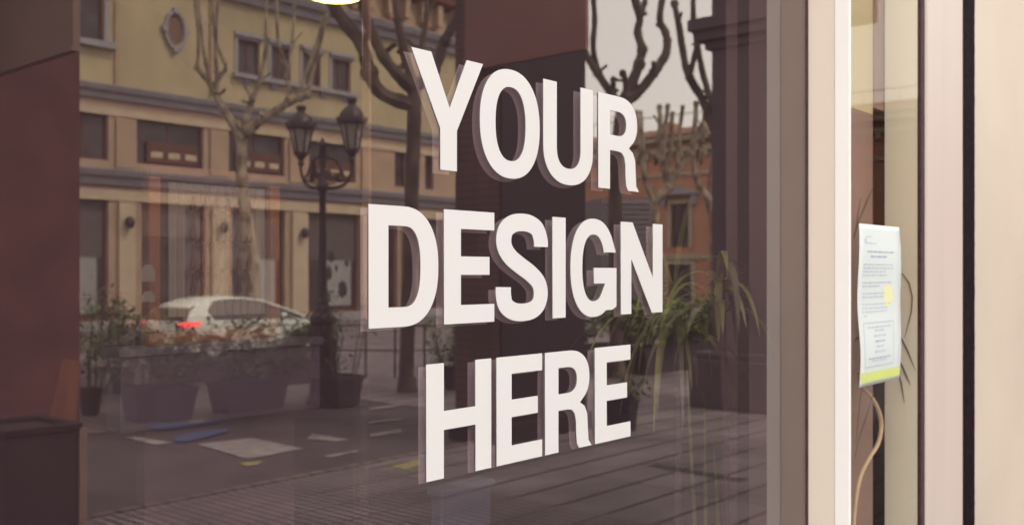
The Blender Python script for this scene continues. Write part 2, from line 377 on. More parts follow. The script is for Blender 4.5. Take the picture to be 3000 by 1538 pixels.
# cornices (stepped profiles)
def cornice(name, z, h, out, m=STONE):
    b = MB(True)
    b.prism([(FV + .02, z - h), (FV - out * .35, z - h), (FV - out * .4, z - h * .55), (FV - out * .8, z - h * .45), (FV - out, z - h * .1), (FV - out, z), (FV + .02, z + .05)], 'x', XL - .05, XR + .08)
    b.build(name, m, yb)
cornice('cornice', zc1 + .1, .42, .35); cornice('cornice', zc2 + .05, .5, .45); cornice('attic_cornice', zc3 + .35, .6, .55)
b = MB(True); b.box(XL, XR, FV - .05, FV + .002, zc1 - .85, zc1 - .62); b.box(XL, XR, FV - .06, FV + .002, zc2 - .95, zc2 - .60); b.build('fascia_band', TRIM, yb)
b = MB(True); b.box(XL, XR, FV, FV + 12, zc3 + .36, ztop - .5)
for i in range(40):
    x = XL + (XR - XL) * (i + .5) / 40
    b.box(x - .14, x + .14, FV - .35, FV - .002, zc3 + .75, ztop - .42)
b.build('attic_frieze', YEL2, yb)
b = MB(True)
for i in range(20):
    x = XL + (XR - XL) * (i + .5) / 20
    b.box(x - .45, x + .45, FV - .03, FV - .001, zc3 + .55, zc3 + .70)
b.prism([(FV + .02, ztop - .42), (FV - .5, ztop - .3), (FV - .62, ztop), (FV + 6, ztop + 1.6), (FV + 12, ztop)], 'x', XL - .3, XR + .35)
b.build('roof', ROOFT, yb)
# pilasters
def pil(px0, px1, za, zb, m, out=.09):
    b = MB(True); b.box(fX(px0), fX(px1), FV - out, FV + .003, za, zb); b.build('pilaster', m, yb, bevel=.02)
for a, c_ in ((572, 592), (1052, 1078)): pil(a * k1, c_ * k1, zc1 + .12, zc3 - .27, YEL2)
for a, c_ in ((578, 680), (1052, 1143), (1450, 1545), (1815, 1850)):
    pil(a * k1, c_ * k1, zc2 + .12, zc1 - .9, YEL2, .1)
for a, c_ in ((590, 672), (1058, 1142), (1462, 1540), (1812, 1850)): pil(a * k1, c_ * k1, .02, zc2 - 1.0, TRIM, .14)
pil(1175, 1200, .02, zc2 - 1.0, TRIM, .14)
# wall lamps on the pilasters
for cx, cy in ((630, 1118), (1100, 1145), (1507, 1172)):
    x = fX(cx * k1); z = fZ(cx * k1, cy * k1)
    r = thing('wall_sconce', 'dark round wall lamp on the %s shopfront pilaster of the yellow building' % {630: 'left', 1100: 'middle', 1507: 'right'}[cx], 'wall lamp', (x, FV - .2, z - .2), 'wall lamps on the shopfront pilasters')
    b = MB(True); b.lathe((x, FV - .32, z - .2), [(.02, 0), (.10, .03), (.15, .14), (.15, .26), (.10, .36), (.02, .40)], 12); b.build('lamp_body', IRON, r, True)
    b = MB(True); b.tube([(x, FV - .30, z), (x, FV - .2, z + .06), (x, FV - .14, z + .02)], .03); b.build('bracket', IRON, r)
# windows
def window(root, x0, x1, z0, z1, y, nv=1, nh=0, fm=WINWOOD, pane=DARKWIN, fw=.07, name='window'):
    b = MB(True)
    b.box(x0, x1, y - .03, y + .05, z1 - fw, z1); b.box(x0, x1, y - .03, y + .05, z0, z0 + fw)
    b.box(x0, x0 + fw, y - .03, y + .05, z0 + fw, z1 - fw); b.box(x1 - fw, x1, y - .03, y + .05, z0 + fw, z1 - fw)
    for i in range(nv):
        x = x0 + (x1 - x0) * (i + 1) / (nv + 1); b.box(x - fw * .5, x + fw * .5, y - .024, y + .04, z0 + fw, z1 - fw)
    for i in range(nh):
        z = z0 + (z1 - z0) * (i + 1) / (nh + 1); b.box(x0 + fw, x1 - fw, y - .018, y + .035, z - fw * .35, z + fw * .35)
    wo = b.build(name, fm, root); h = sub(wo, root)
    b = MB(True); b.box(x0 + fw * .9, x1 - fw * .9, y + .0, y + .012, z0 + fw * .9, z1 - fw * .9); b.build('pane', pane, h)
    return h
for i, (a, c_, lo, hi) in enumerate(up):
    h = window(yb, a, c_, lo, hi, FV + .16, 1, 0, fw=.10)
    b = MB(True); b.box(a - .14, c_ + .14, FV - .13, FV - .001, hi + .1, hi + .26); b.box(a - .10, c_ + .10, FV - .05, FV - .0015, hi, hi + .1)
    b.box(a - .14, a - .004, FV - .04, FV - .001, lo, hi); b.build('window_surround', STONE, yb)
a, c_ = up[0][0] - .25, up[3][1] + .3; lo = up[0][2]
b = MB(True); b.box(a, c_, FV - .22, FV - .001, lo - .16, lo - .002)
for i in range(5):
    x = a + (c_ - a) * (i + .5) / 5; b.prism([(FV - .001, lo - .42), (FV - .1, lo - .3), (FV - .16, lo - .161), (FV - .001, lo - .161)], 'x', x - .12, x + .12)
b.build('window_sill', STONE, yb)
window(yb, *leftw, FV + .16, 1, 1, fw=.09)
b = MB(True); b.box(leftw[0] - .3, leftw[1] + .3, FV - .25, FV - .001, leftw[2] - .2, leftw[2] - .002); b.box(leftw[1], leftw[1] + .14, FV - .05, FV - .001, leftw[2], leftw[3]); b.build('window_sill', STONE, yb)
# oval window
ox = fX(875 * k1); oz = fZ(875 * k1, 155 * k1); rx = (fX(930 * k1) - fX(820 * k1)) / 2; rz = (fZ(875 * k1, 60 * k1) - fZ(875 * k1, 258 * k1)) / 2
b = MB(True); N = 32; vs = []; fs = []
for k in range(N):
    an = 2 * math.pi * k / N
    for (q, dy) in ((1, -.002), (1, -.14), (.80, -.14), (.72, -.01)): vs.append((ox + rx * q * math.cos(an), FV + dy, oz + rz * (q + (.0 if q == 1 else .04)) * math.sin(an)))
for k in range(N):
    for j in range(3): fs.append((k * 4 + j, k * 4 + j + 1, ((k + 1) % N) * 4 + j + 1, ((k + 1) % N) * 4 + j))
b.add(vs, fs)
for an in (90, 270, 0, 180):
    qx, qz = ox + rx * .97 * math.cos(R(an)), oz + rz * .97 * math.sin(R(an)); b.box(qx - .09, qx + .09, FV - .16, FV - .003, qz - .10, qz + .10)
ov = b.build('oval_window', STONE, yb)
b = MB(True); b.prism([(ox + rx * .76 * math.cos(2 * math.pi * k / N), oz + rz * .79 * math.sin(2 * math.pi * k / N)) for k in range(N)], 'y', FV - .03, FV - .004); b.build('pane', mat('brown niche', (.20, .12, .08), .8, .2, 3), sub(ov, yb))
for i, (a, c_, lo, hi) in enumerate(mez):
    h = window(yb, a, c_, lo, hi, FV + .2, 0 if i > 4 else (2 if c_ - a > 2.5 else 1), 0, fw=.09)
    if i in (2, 3, 4):      # wooden ledge rail inside the wide openings
        b = MB(True); b.box(a + (c_ - a) * .16, c_ - .12, FV + .08, FV + .14, lo + .08, lo + .78); rl = b.build('rail_panel', WINWOOD, yb)
        for q in range(3):
            xx = a + (c_ - a) * (.22 + .26 * q); b = MB(True); b.box(xx, xx + (c_ - a) * .17, FV + .07, FV + .08, lo + .25, lo + .45); b.build('inset', TRIM, sub(rl, yb))
for i, (a, c_, lo, hi) in enumerate(grd):
    h = window(yb, a, c_, lo, hi, FV + .25, 0, 0, fw=.12, name='shop_window')
    if i not in (5,):
        b = MB(True); z = hi - .14
        while z > hi - (1.9 if i != 2 else 1.2): b.box(a + .125, c_ - .125, FV + .19, FV + .22, z - .11, z - .012); z -= .125
        b.build('roller_shutter', SHUT, yb)
    if i in (1, 3, 4):
        b = MB(True); b.box(a + (c_ - a) * (.22 if i == 1 else .4), c_ - .3, FV + .20, FV + .235, .6, hi - 2.0); po = b.build('window_poster', POSTER, yb)
        if i == 4:
            b = MB(True)
            for (qx, qz, qa, qb) in ((.50, 2.55, .16, .22), (.46, 1.9, .12, .3), (.72, 1.25, .22, .35), (.6, 2.1, .06, .12), (.8, 2.3, .1, .14)):
                xx = a + (c_ - a) * qx
                b.prism([(xx + qa * math.cos(2 * math.pi * k / 12) * (1 + .2 * math.sin(3 * k)), qz + qb * math.sin(2 * math.pi * k / 12)) for k in range(12)], 'y', FV + .185, FV + .197)
            b.build('black_spot_print', BLOB, sub(po, yb))
b = MB(True); b.box(XL, XR, FV - .10, FV + .001, .0, .34); b.build('plinth', STONE, yb)

# ================================================================== ORANGE BUILDING (closes the street)
ob_t = tX(1960, 1) * 1; depth_ob = 52.
XO = pt(1960, 800, tG(890))[0]
def oY(px): return pt(px, 800, tX(px, XO))[1]
def oZ(px, py): return pt(px, py, tX(px, XO))[2]
ob = thing('orange_building', 'low orange rendered building with pale stone trim closing the plaza', 'building', (XO, oY(1960), 0))
ya, yz = oY(2140) - 34, oY(1640)
ow = (oY(2018), oY(1966), oZ(1990, 725), oZ(1990, 598)); od = (oY(2026), oY(1958), .05, oZ(1990, 775))
ow2 = (oY(1760), oY(1725), oZ(1745, 735), oZ(1745, 640)); att = []
for px in (1868, 1915, 1978, 2045): att.append((oY(px + 13), oY(px), oZ(px, 485), oZ(px, 447)))
rt = oZ(1900, 408)
b = MB(True); wall(b, ya, yz, 0, rt, [ow, od, ow2] + att, XO, XO + .3, 'x'); b.build('wall', ORG, ob)
b = MB(True); b.box(XO + .31, XO + 8, ya + .1, yz, .01, rt - .05); b.build('interior_block', DARKWIN, ob)
b = MB(True)
for z, h, o_ in ((rt, .35, .55), (oZ(1900, 440), .3, .2), (oZ(1900, 512), .22, .1), (oZ(1990, 745), .3, .12)):
    b.box(XO - o_, XO + .002, ya, yz, z - h, z)
b.build('cornice', ORG2, ob)
for i in range(56):
    y = ya + (yz - ya) * (i + .5) / 56; b = MB(True); b.box(XO - .3, XO - .001, y - .1, y + .1, oZ(1900, 470), oZ(1900, 451)); b.build('bracket', ORG2, ob)
b = MB(True); b.prism([(XO - .7, rt + .01), (XO + 8, rt + .01), (XO + 3.6, rt + 1.1)], 'y', ya - .3, yz); b.build('roof', ROOFT, ob)
b = MB(True); b.box(XO + 1, XO + 2.2, oY(1938), oY(1905), rt + .1, oZ(1920, 355)); b.build('chimney', ORG, ob)
b = MB(True); b.box(XO + 5, XO + 12, ya, oY(1985), rt + .6, oZ(2020, 340)); b.box(XO + 4.6, XO + 12, ya, oY(1983), oZ(2020, 340) + .01, oZ(2020, 325)); b.build('penthouse', mat('pink rendered penthouse', (.40, .21, .15), .9, .1, 1), ob)
# roof railing
b = MB(True); b.box(XO - .25, XO - .21, ya, yz, rt + 1.25, rt + 1.3)
for i in range(24):
    y = ya + (yz - ya) * (i + .5) / 24; b.box(XO - .245, XO - .215, y - .015, y + .015, rt, rt + 1.25)
b.build('roof_railing', IRON, ob)
def win_x(a, c_, lo, hi, m, nv=1, name='window'):
    X = XO + .15; fw = .12; b = MB(True)
    b.box(X - .05, X + .05, a, c_, hi - fw, hi); b.box(X - .05, X + .05, a, c_, lo, lo + fw); b.box(X - .05, X + .05, a, a + fw, lo + fw, hi - fw); b.box(X - .05, X + .05, c_ - fw, c_, lo + fw, hi - fw)
    if nv: b.box(X - .04, X + .04, (a + c_) / 2 - .04, (a + c_) / 2 + .04, lo + fw, hi - fw); b.box(X - .035, X + .035, a + fw, c_ - fw, lo + (hi - lo) * .66 - .03, lo + (hi - lo) * .66 + .03)
    o = b.build(name, m, ob)
    b = MB(True); b.box(X + .01, X + .02, a + fw * .9, c_ - fw * .9, lo + fw * .9, hi - fw * .9); b.build('pane', DARKWIN, sub(o, ob))
win_x(*ow, WINWOOD); win_x(*od, WINWOOD, 0, 'door'); win_x(*ow2, WINWOOD)
for q in att: win_x(*q, WINWOOD, 0)
b = MB(True)
for (a, c_, lo, hi) in (ow, od):
    b.box(XO - .08, XO - .001, a - .25, a - .003, lo, hi + .25); b.box(XO - .08, XO - .001, c_ + .003, c_ + .25, lo, hi + .25); b.box(XO - .08, XO - .001, a - .003, c_ + .003, hi + .003, hi + .25)
b.build('window_surround', ORG2, ob)
pk = oZ(1985, 548); pe = oZ(1985, 572); ym = (ow[0] + ow[1]) / 2
b = MB(True); b.prism([(ow[0] - .75, pe), (ow[1] + .75, pe), (ow[1] + .75, pe + .15), (ym, pk + .1), (ow[0] - .75, pe + .15)], 'x', XO - .5, XO - .002)
b.box(XO - .4, XO - .003, ow[0] - .6, ow[0] - .3, pe - .6, pe - .002); b.box(XO - .4, XO - .003, ow[1] + .3, ow[1] + .6, pe - .6, pe - .002); b.build('pediment', STONE, ob)

# grey slatted kiosk in front of it
kx = pt(1765, 800, .0165)
r = thing('kiosk', 'grey kiosk with horizontal slats in front of the orange building', 'kiosk', (kx[0], kx[1], 0))
k0 = pt(1762, 580, .0165); k1_ = pt(1912, 588, .0165)
b = MB(True); b.add([(k0[0], k0[1], 0), (k1_[0], k1_[1], 0), (k1_[0] + 2, k1_[1] + 2.6, 0), (k0[0] + 2, k0[1] + 2.6, 0), (k0[0], k0[1], k0[2]), (k1_[0], k1_[1], k0[2]), (k1_[0] + 2, k1_[1] + 2.6, k0[2]), (k0[0] + 2, k0[1] + 2.6, k0[2])], [(0, 1, 2, 3), (4, 5, 6, 7), (0, 1, 5, 4), (1, 2, 6, 5), (2, 3, 7, 6), (3, 0, 4, 7)]); b.build('body', FLAG, r)
b = MB(True); z = .5
e = Vector((k1_[0] - k0[0], k1_[1] - k0[1], 0)).normalized(); nn = Vector((e.y, -e.x, 0))
if nn.dot(Vector((0, -1, 0))) < 0: nn = -nn
while z < k0[2] - .12:
    A = Vector((k0[0], k0[1], z)) + nn * .01; B = Vector((k1_[0], k1_[1], z)) + nn * .01
    b.add([A, B, B + nn * .07 + Vector((0, 0, -.05)), A + nn * .07 + Vector((0, 0, -.05)), A + Vector((0, 0, .14)), B + Vector((0, 0, .14))], [(0, 1, 2, 3), (3, 2, 5, 4), (0, 3, 4), (1, 5, 2)]); z += .24
b.build('slats', FLAG, r)

# far backdrop buildings so the street does not end in nothing
for nm, lab, x0_, x1_, y0_, y1_, hh, m in (('apartment_building', 'plain ochre building standing left of the yellow shopfronts', -40, XL - .3, FV, FV + 12, 9.5, YEL2),):
    r = thing(nm, lab, 'building', (x0_, y0_, 0)); b = MB(True); hs = []
    for i in range(9): hs += [(x0_ + 1.5 + i * 3.6, x0_ + 3.0 + i * 3.6, 5.4, 7.4)]
    wall(b, x0_, x1_, 0, hh, hs, y0_, y0_ + .3); b.build('wall', m, r)
    for q in hs: window(r, *q, y0_ + .15, 1, 0)
    b = MB(True); b.box(x0_, x1_, y0_ + .31, y1_, .01, hh - .02); b.build('interior_block', DARKWIN, r)
    b = MB(True); b.prism([(y0_ - .5, hh), (y1_, hh), ((y0_ + y1_) / 2, hh + 1.6)], 'x', x0_, x1_); b.build('roof', ROOFT, r)

# ================================================================== PORTICO PILLARS
PY = 7.13 - D
def zt(px, py, Yc): return pt(px, py, tY(px, Yc))[2]
# pillar behind the lettering
xa = pt(1470, 800, tY(1470, 7.13))[0]; xb = pt(1716, 800, tY(1716, 7.13))[0]
r = thing('portico_pillar', 'dark square pillar standing behind the word YOUR with a brown hanging board', 'pillar', (xa, PY, 0), 'pillars in front of the shop')
b = MB(True); b.box(xa, xb, PY, PY + .72, 0, 6.6); b.build('shaft', PILD, r, bevel=.01)
b = MB(True); yy0 = PY + .02
b.box(xa - .012, xa - .002, PY + .03, PY + .70, .02, 6.5)
b.build('brick_facing', paving_mat('thin dark brick', (.12, .065, .06), [(2, .085, .014), (1, .24, .012)]), r)
b = MB(True); b.box(xa - .06, xb + .06, PY - .06, PY + .78, 0, .22); b.build('base', PILD, r, bevel=.01)
r2 = thing('hanging_board', 'brown hanging fascia board on the dark pillar behind the word YOUR', 'board', (xa, PY, 4.1), 'fascia boards on the pillars')
xx = xa - .13; yn = pt(1716, 800, tX(1716, xx))[1]; yf = pt(1362, 800, tX(1362, xx))[1]; zb_ = pt(1716, 145, tX(1716, xx))[2]
b = MB(True); b.box(xx, xx + .05, yn, yf, zb_, 6.4); b.build('panel', BOARD, r2)
b = MB(True); b.box(xx - .015, xx - .001, yn, yf, zb_, zb_ + .03); b.build('edge_trim', BOARD, r2)
# left pillar
xr = pt(235, 800, tY(235, 8.1))[0]
r = thing('portico_pillar', 'wide maroon pillar filling the left edge beside the black bin', 'pillar', (xr, 6.8, 0), 'pillars in front of the shop')
b = MB(True); b.box(xr - 1.9, xr, 6.8, 7.5, 0, 6.6); b.build('shaft', PILR, r, bevel=.01)
r2 = thing('hanging_board', 'dun fascia board on the maroon pillar at the left edge', 'board', (3.1, 5.5, 3.3), 'fascia boards on the pillars')
xx = pt(235, 800, tY(235, 6.6))[0]; zb_ = pt(233, 152, tY(233, 6.6))[2]
b = MB(True); b.box(xx - .05, xx, 6.6 - D, 8.05 - D, zb_, 6.4); b.build('panel', BOARDG, r2)
b = MB(True); b.box(xx - .065, xx - .051, 6.6 - D, 8.05 - D, zb_, zb_ + .025); b.build('edge_trim', BOARDG, r2)
# right pillar with plinth and capital
x3 = gp(2085, 1190)[0]; y3a = gp(2085, 1190)[1]; y3n = y3a - 1.0
r = thing('portico_pillar', 'grey purple pillar with moulded capital and square plinth beside the palm', 'pillar', (x3, y3n, 0), 'pillars in front of the shop')
b = MB(True); b.box(x3, x3 + 1.0, y3n, y3a, .6, 6.6); b.build('shaft', PILG, r, bevel=.01)
zp = pt(2085, 1050, tG(1190))[2]
b = MB(True); b.box(x3 - .2, x3 + 1.2, y3n - .2, y3a + .25, 0, zp); b.box(x3 - .14, x3 + 1.14, y3n - .14, y3a + .18, zp, zp + .1); b.build('plinth', PILG, r, bevel=.02)
tq = tX(2085, x3); zk1 = pt(2060, 62, tq)[2]; zk0 = pt(2060, 135, tq)[2]
b = MB(True)
for q, z0_, z1_ in ((.25, zk1 - .16, zk1), (.18, zk1 - .3, zk1 - .16), (.14, zk0 + .06, zk1 - .3), (.07, zk0 - .06, zk0 + .06)): b.box(x3 - q, x3 + 1 + q, y3n - q, y3a + q, z0_, z1_)
b.build('capital', PILG, r, bevel=.01)
r2 = thing('lintel', 'long dark lintel beam spanning the tops of the pillars', 'beam', (xr, PY, 6.6))
b = MB(True); b.box(-4, x3 + 6, PY - .1, PY + .9, 6.61, 7.1); b.build('beam', PILG, r2)

# bin and plank at lower left
tt = tY(228, 5.93); bx = pt(228, 800, tt)
ztb = pt(228, 1238, tt)[2]
r = thing('litter_bin', 'charcoal box bin standing at the lower left corner', 'bin', (bx[0] - .3, bx[1], 0))
b = MB(True); b.box(bx[0] - .42, bx[0], bx[1], bx[1] + .55, .02, ztb - .03); b.build('body', BIN, r, bevel=.01)
b = MB(True)
for (p, q, s_, u_) in ((bx[0] - .44, bx[0] + .02, bx[1] - .02, bx[1] + .05), (bx[0] - .44, bx[0] + .02, bx[1] + .5, bx[1] + .57), (bx[0] - .44, bx[0] - .38, bx[1] + .05, bx[1] + .5), (bx[0] - .04, bx[0] + .02, bx[1] + .05, bx[1] + .5)): b.box(p, q, s_, u_, ztb - .03, ztb)
b.build('rim', POSTM, r)
b = MB(True); b.box(bx[0] + .003, bx[0] + .05, bx[1] - .02, bx[1] + .06, .02, ztb - .033); b.build('corner_strip', BRNP, r)
A = [pt(*p, .00245) for p in ((182, 1053), (234, 1060), (222, 1240), (143, 1232))]
b = MB(True); b.add(A + [(p[0] + .02, p[1] + .04, p[2]) for p in A], [(0, 1, 2, 3), (4, 5, 6, 7), (0, 1, 5, 4), (1, 2, 6, 5), (2, 3, 7, 6), (3, 0, 4, 7)])
tag(centre(b.build('leaning_plank', WOODP)), 'reddish wooden plank leaning out of the charcoal bin', 'plank')

# ================================================================== TREES
def tree(label, t, trunk, tr, limbs, m=BARK, group='bare pollarded plane trees', dy=0, extra=True):
    base = pt(*trunk[0], t)
    gz = (trunk[0][0], 800 + H / t)
    b0 = pt(gz[0], gz[1], t)
    r = thing('plane_tree', label, 'tree', (b0[0], b0[1], 0), group)
    pts = [(b0[0] + .02, b0[1], -.02), (b0[0] + .01, b0[1], .25)] + [pt(p[0], p[1], t) for p in trunk]
    n_ = len(pts); rad = [tr * 1.7, tr * 1.25] + [tr * (1.1 - .15 * i / n_) for i in range(n_ - 2)]
    b = MB(True); b.tube(pts, rad, 10, 4, .05); b.ball(pt(*trunk[-1], t), tr * 1.15, 8, 5); b.build('trunk', m, r, True)
    for li, (pl, r0, r1) in enumerate(limbs):
        b = MB(True); n_ = len(pl); off = random.uniform(-1, 1) * .035 * t / .006 * 8
        P = []
        for i, p in enumerate(pl):
            q = pt(p[0], p[1], t * (1 + (off * .05) * (i / max(1, n_ - 1))))
            P.append(q)
        rr = [r0 + (r1 - r0) * (i / (n_ - 1)) ** .7 for i in range(n_)]
        b.tube(P, rr, 7, 4, .10)
        for i in range(1, n_ - 1):
            if random.random() < .45: b.ball(P[i], rr[i] * random.uniform(1.15, 1.5), 7, 4)
        b.ball(P[-1], rr[-1] * 1.5, 7, 4)
        # pruned stubs
        for i in range(1, n_ - 1):
            if random.random() < .6:
                d = Vector((random.uniform(-1, 1), random.uniform(-1, 1), random.uniform(.1, 1))).normalized() * random.uniform(.12, .35) * t / .006
                b.tube([P[i], Vector(P[i]) + d * .6, Vector(P[i]) + d], [rr[i] * .6, rr[i] * .4, rr[i] * .5], 6, 2)
        b.build('branch', m, r, True)
    return r
T1 = tY(745, 21.6 + D)
tree('pale pollarded plane tree growing behind the white car', T1, [(748, 1000), (745, 860), (742, 770), (733, 700), (716, 600), (708, 520), (707, 450), (707, 405)], .16, [
    ([(707, 408), (670, 345), (635, 285), (618, 248), (598, 225), (577, 200)], .15, .07),
    ([(577, 200), (581, 120), (566, -60)], .055, .04), ([(612, 240), (604, 190), (590, 100), (578, -80)], .06, .04),
    ([(630, 275), (640, 228), (662, 200), (648, 160), (629, 100), (622, -80)], .09, .04), ([(636, 232), (632, 150), (636, 60), (640, -50)], .05, .035),
    ([(710, 405), (720, 350), (735, 305), (741, 290), (760, 240), (772, 190), (779, 120), (781, -60)], .12, .045),
    ([(712, 402), (770, 350), (830, 312), (880, 287), (902, 280)], .14, .08), ([(832, 312), (848, 268), (838, 230), (842, 200), (815, 120), (809, -60)], .08, .04),
    ([(885, 285), (888, 245), (915, 170), (948, 58)], .07, .045), ([(900, 280), (930, 160), (958, 48)], .07, .05), ([(838, 230), (856, 130), (862, 20)], .05, .04)])
T2 = tG(1148)
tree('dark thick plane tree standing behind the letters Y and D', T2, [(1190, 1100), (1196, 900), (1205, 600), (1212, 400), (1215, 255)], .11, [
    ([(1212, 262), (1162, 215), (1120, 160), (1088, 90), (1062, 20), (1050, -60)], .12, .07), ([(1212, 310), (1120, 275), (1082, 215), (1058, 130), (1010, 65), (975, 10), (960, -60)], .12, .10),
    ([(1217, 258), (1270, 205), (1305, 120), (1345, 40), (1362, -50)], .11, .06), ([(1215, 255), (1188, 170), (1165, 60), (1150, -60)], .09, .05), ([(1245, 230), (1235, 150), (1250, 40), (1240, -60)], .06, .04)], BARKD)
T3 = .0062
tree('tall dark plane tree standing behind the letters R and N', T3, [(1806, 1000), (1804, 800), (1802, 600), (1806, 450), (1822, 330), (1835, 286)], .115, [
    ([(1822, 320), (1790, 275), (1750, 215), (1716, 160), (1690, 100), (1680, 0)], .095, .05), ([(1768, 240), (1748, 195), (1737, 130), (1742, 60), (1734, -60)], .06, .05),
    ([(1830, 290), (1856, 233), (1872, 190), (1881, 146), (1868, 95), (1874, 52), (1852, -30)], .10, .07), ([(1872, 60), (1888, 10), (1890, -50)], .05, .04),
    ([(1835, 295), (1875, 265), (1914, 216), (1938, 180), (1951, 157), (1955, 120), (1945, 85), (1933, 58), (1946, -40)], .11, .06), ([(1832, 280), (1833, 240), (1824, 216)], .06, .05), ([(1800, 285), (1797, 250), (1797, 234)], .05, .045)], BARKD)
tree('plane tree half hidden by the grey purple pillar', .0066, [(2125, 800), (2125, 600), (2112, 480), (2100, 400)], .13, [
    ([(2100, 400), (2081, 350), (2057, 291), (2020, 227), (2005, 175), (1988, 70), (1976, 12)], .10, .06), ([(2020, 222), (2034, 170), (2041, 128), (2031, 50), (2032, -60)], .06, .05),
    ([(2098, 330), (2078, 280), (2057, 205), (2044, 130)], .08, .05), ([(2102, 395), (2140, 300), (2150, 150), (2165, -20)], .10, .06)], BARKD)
tree('small distant plane tree with upright shoots before the orange building', .0112, [(1916, 800), (1917, 650), (1922, 592), (1958, 552)], .15, [
    ([(1958, 552), (1952, 529), (1940, 470), (1928, 420), (1935, 369), (1932, 315)], .12, .08), ([(1940, 470), (1948, 380), (1956, 312)], .08, .07), ([(1958, 552), (1972, 519), (1993, 488), (2022, 447), (2034, 380), (2040, 305)], .13, .08),
    ([(1960, 530), (1966, 420), (1970, 333)], .08, .06), ([(1985, 500), (1990, 400), (2000, 315)], .08, .06), ([(2030, 430), (2058, 360), (2070, 380), (2079, 400)], .08, .05), ([(1922, 592), (1900, 560), (1885, 500), (1876, 430), (1866, 330)], .11, .06), ([(1890, 520), (1884, 420), (1878, 330)], .07, .05)])
tree('small distant plane tree nearest the grey purple pillar', .0118, [(2090, 800), (2092, 660), (2078, 590)], .15, [
    ([(2078, 590), (2050, 545), (2037, 510), (2030, 450), (2032, 400)], .13, .08), ([(2037, 510), (2052, 440), (2060, 370), (2064, 300)], .08, .06), ([(2078, 590), (2085, 480), (2095, 380)], .1, .06)])

# ================================================================== DOUBLE STREET LAMP
tl = tG(1185); lb = pt(945, 1185, tl); lx, ly = lb[0], lb[1]
def lz(py): return H - tl * (py - 800)
lamp = thing('street_lamp', 'black cast iron street lamp with two hooded lanterns on scrolled arms', 'street lamp', (lx, ly, 0))
b = MB(True); b.lathe((lx, ly, 0), [(.24, 0), (.24, .08), (.20, .14), (.19, .34), (.23, .40), (.21, .48), (.17, .62), (.165, 1.15), (.19, 1.20), (.19, 1.27), (.13, 1.34), (.12, 1.40)], 8); b.build('base', IRON, lamp, bevel=.006)
b = MB(True); b.lathe((lx, ly, 0), [(.10, 1.40), (.075, 1.55), (.062, 1.9), (.052, 2.6), (.048, lz(545) - .1), (.085, lz(545) - .05), (.085, lz(540)), (.05, lz(530)), (.045, lz(430)), (.06, lz(425)), (.03, lz(415)), (.012, lz(404))], 14); b.build('pole', IRON, lamp, True)
ex = Vector((SS, -CC, 0))       # arms spread across the view of the square
ex = Vector((.86, -.5, 0)).normalized()
for s_, pxc, ptop, pb in ((-1, 882, 312, 450), (1, 1031, 290, 440)):
    cpt = pt(pxc, 800, tl); dist = (Vector((cpt[0], cpt[1], 0)) - Vector((lx, ly, 0))); cx_, cy_ = lx + dist.x, ly + dist.y
    zt_, zb2 = lz(ptop), lz(pb); hh = zt_ - zb2
    b = MB(True); b.lathe((cx_, cy_, zb2), [(.085, 0), (.085, .02), (.165, hh * .50), (.165, hh * .52)], 6, .3); lo_ = b.build('lantern', LGLASS, lamp); lh = sub(lo_, lamp)
    b = MB(True)
    for k in range(6):
        a = 2 * math.pi * k / 6 + .3
        b.tube([(cx_ + .088 * math.cos(a), cy_ + .088 * math.sin(a), zb2 - .01), (cx_ + .17 * math.cos(a), cy_ + .17 * math.sin(a), zb2 + hh * .53)], .013, 6, 1)
    b.lathe((cx_, cy_, zb2), [(.10, -.035), (.105, -.02), (.105, .012), (.09, .02)], 6, .3); b.build('lantern_bars', IRON, lh)
    b = MB(True); b.lathe((cx_, cy_, zb2 + hh * .5), [(.18, 0), (.215, .01), (.215, .05), (.19, .06), (.175, hh * .2), (.12, hh * .31), (.07, hh * .36), (.055, hh * .40), (.075, hh * .46), (.07, hh * .50), (.02, hh * .5)], 12)
    for k in range(6):
        a = 2 * math.pi * k / 6 + .3; b.lathe((cx_ + .205 * math.cos(a), cy_ + .205 * math.sin(a), zb2 + hh * .5 + .04), [(.016, 0), (.022, .05), (.004, .08)], 6)
    b.build('hood', IRON, lh, True)
    b = MB(True); b.lathe((cx_, cy_, zb2 - .04), [(.004, -.26), (.02, -.20), (.014, -.15), (.05, -.11), (.03, -.06), (.07, -.01), (.07, 0)], 10); b.build('drop_finial', IRON, lh, True)
    # arm with scrolls
    b = MB(True); B0 = Vector((lx, ly, lz(545))); T_ = Vector((cx_, cy_, zb2 - .05)); d = T_ - B0; d.z = 0
    b.tube([B0, B0 + d * .35 + Vector((0, 0, -.03)), B0 + d * .8 + Vector((0, 0, .04)), B0 + d * 1.02 + Vector((0, 0, (T_.z - B0.z) * .6)), T_], [.028, .026, .022, .02, .02], 8, 6)
    dn = d.normalized()
    for (c0, rs, tu) in ((.30, .085, 1.6), (.30, .05, 1.2), (.62, .06, 1.5)):
        C0 = B0 + d * c0 + Vector((0, 0, .12)); P = []
        for k in range(26):
            a = tu * 2 * math.pi * k / 25; rr = rs * (1 - .6 * k / 25) * 1.3; P.append(C0 + dn * rr * math.cos(a + 2) + Vector((0, 0, 1)) * rr * math.sin(a + 2))
        b.tube(P, .013, 6, 1)
    P = [B0 + Vector((0, 0, .42)), B0 + d * .45 + Vector((0, 0, .36)), B0 + d * .75 + Vector((0, 0, .12))]; b.tube(P, .016, 6, 5)
    b.build('arm', IRON, lamp, True)

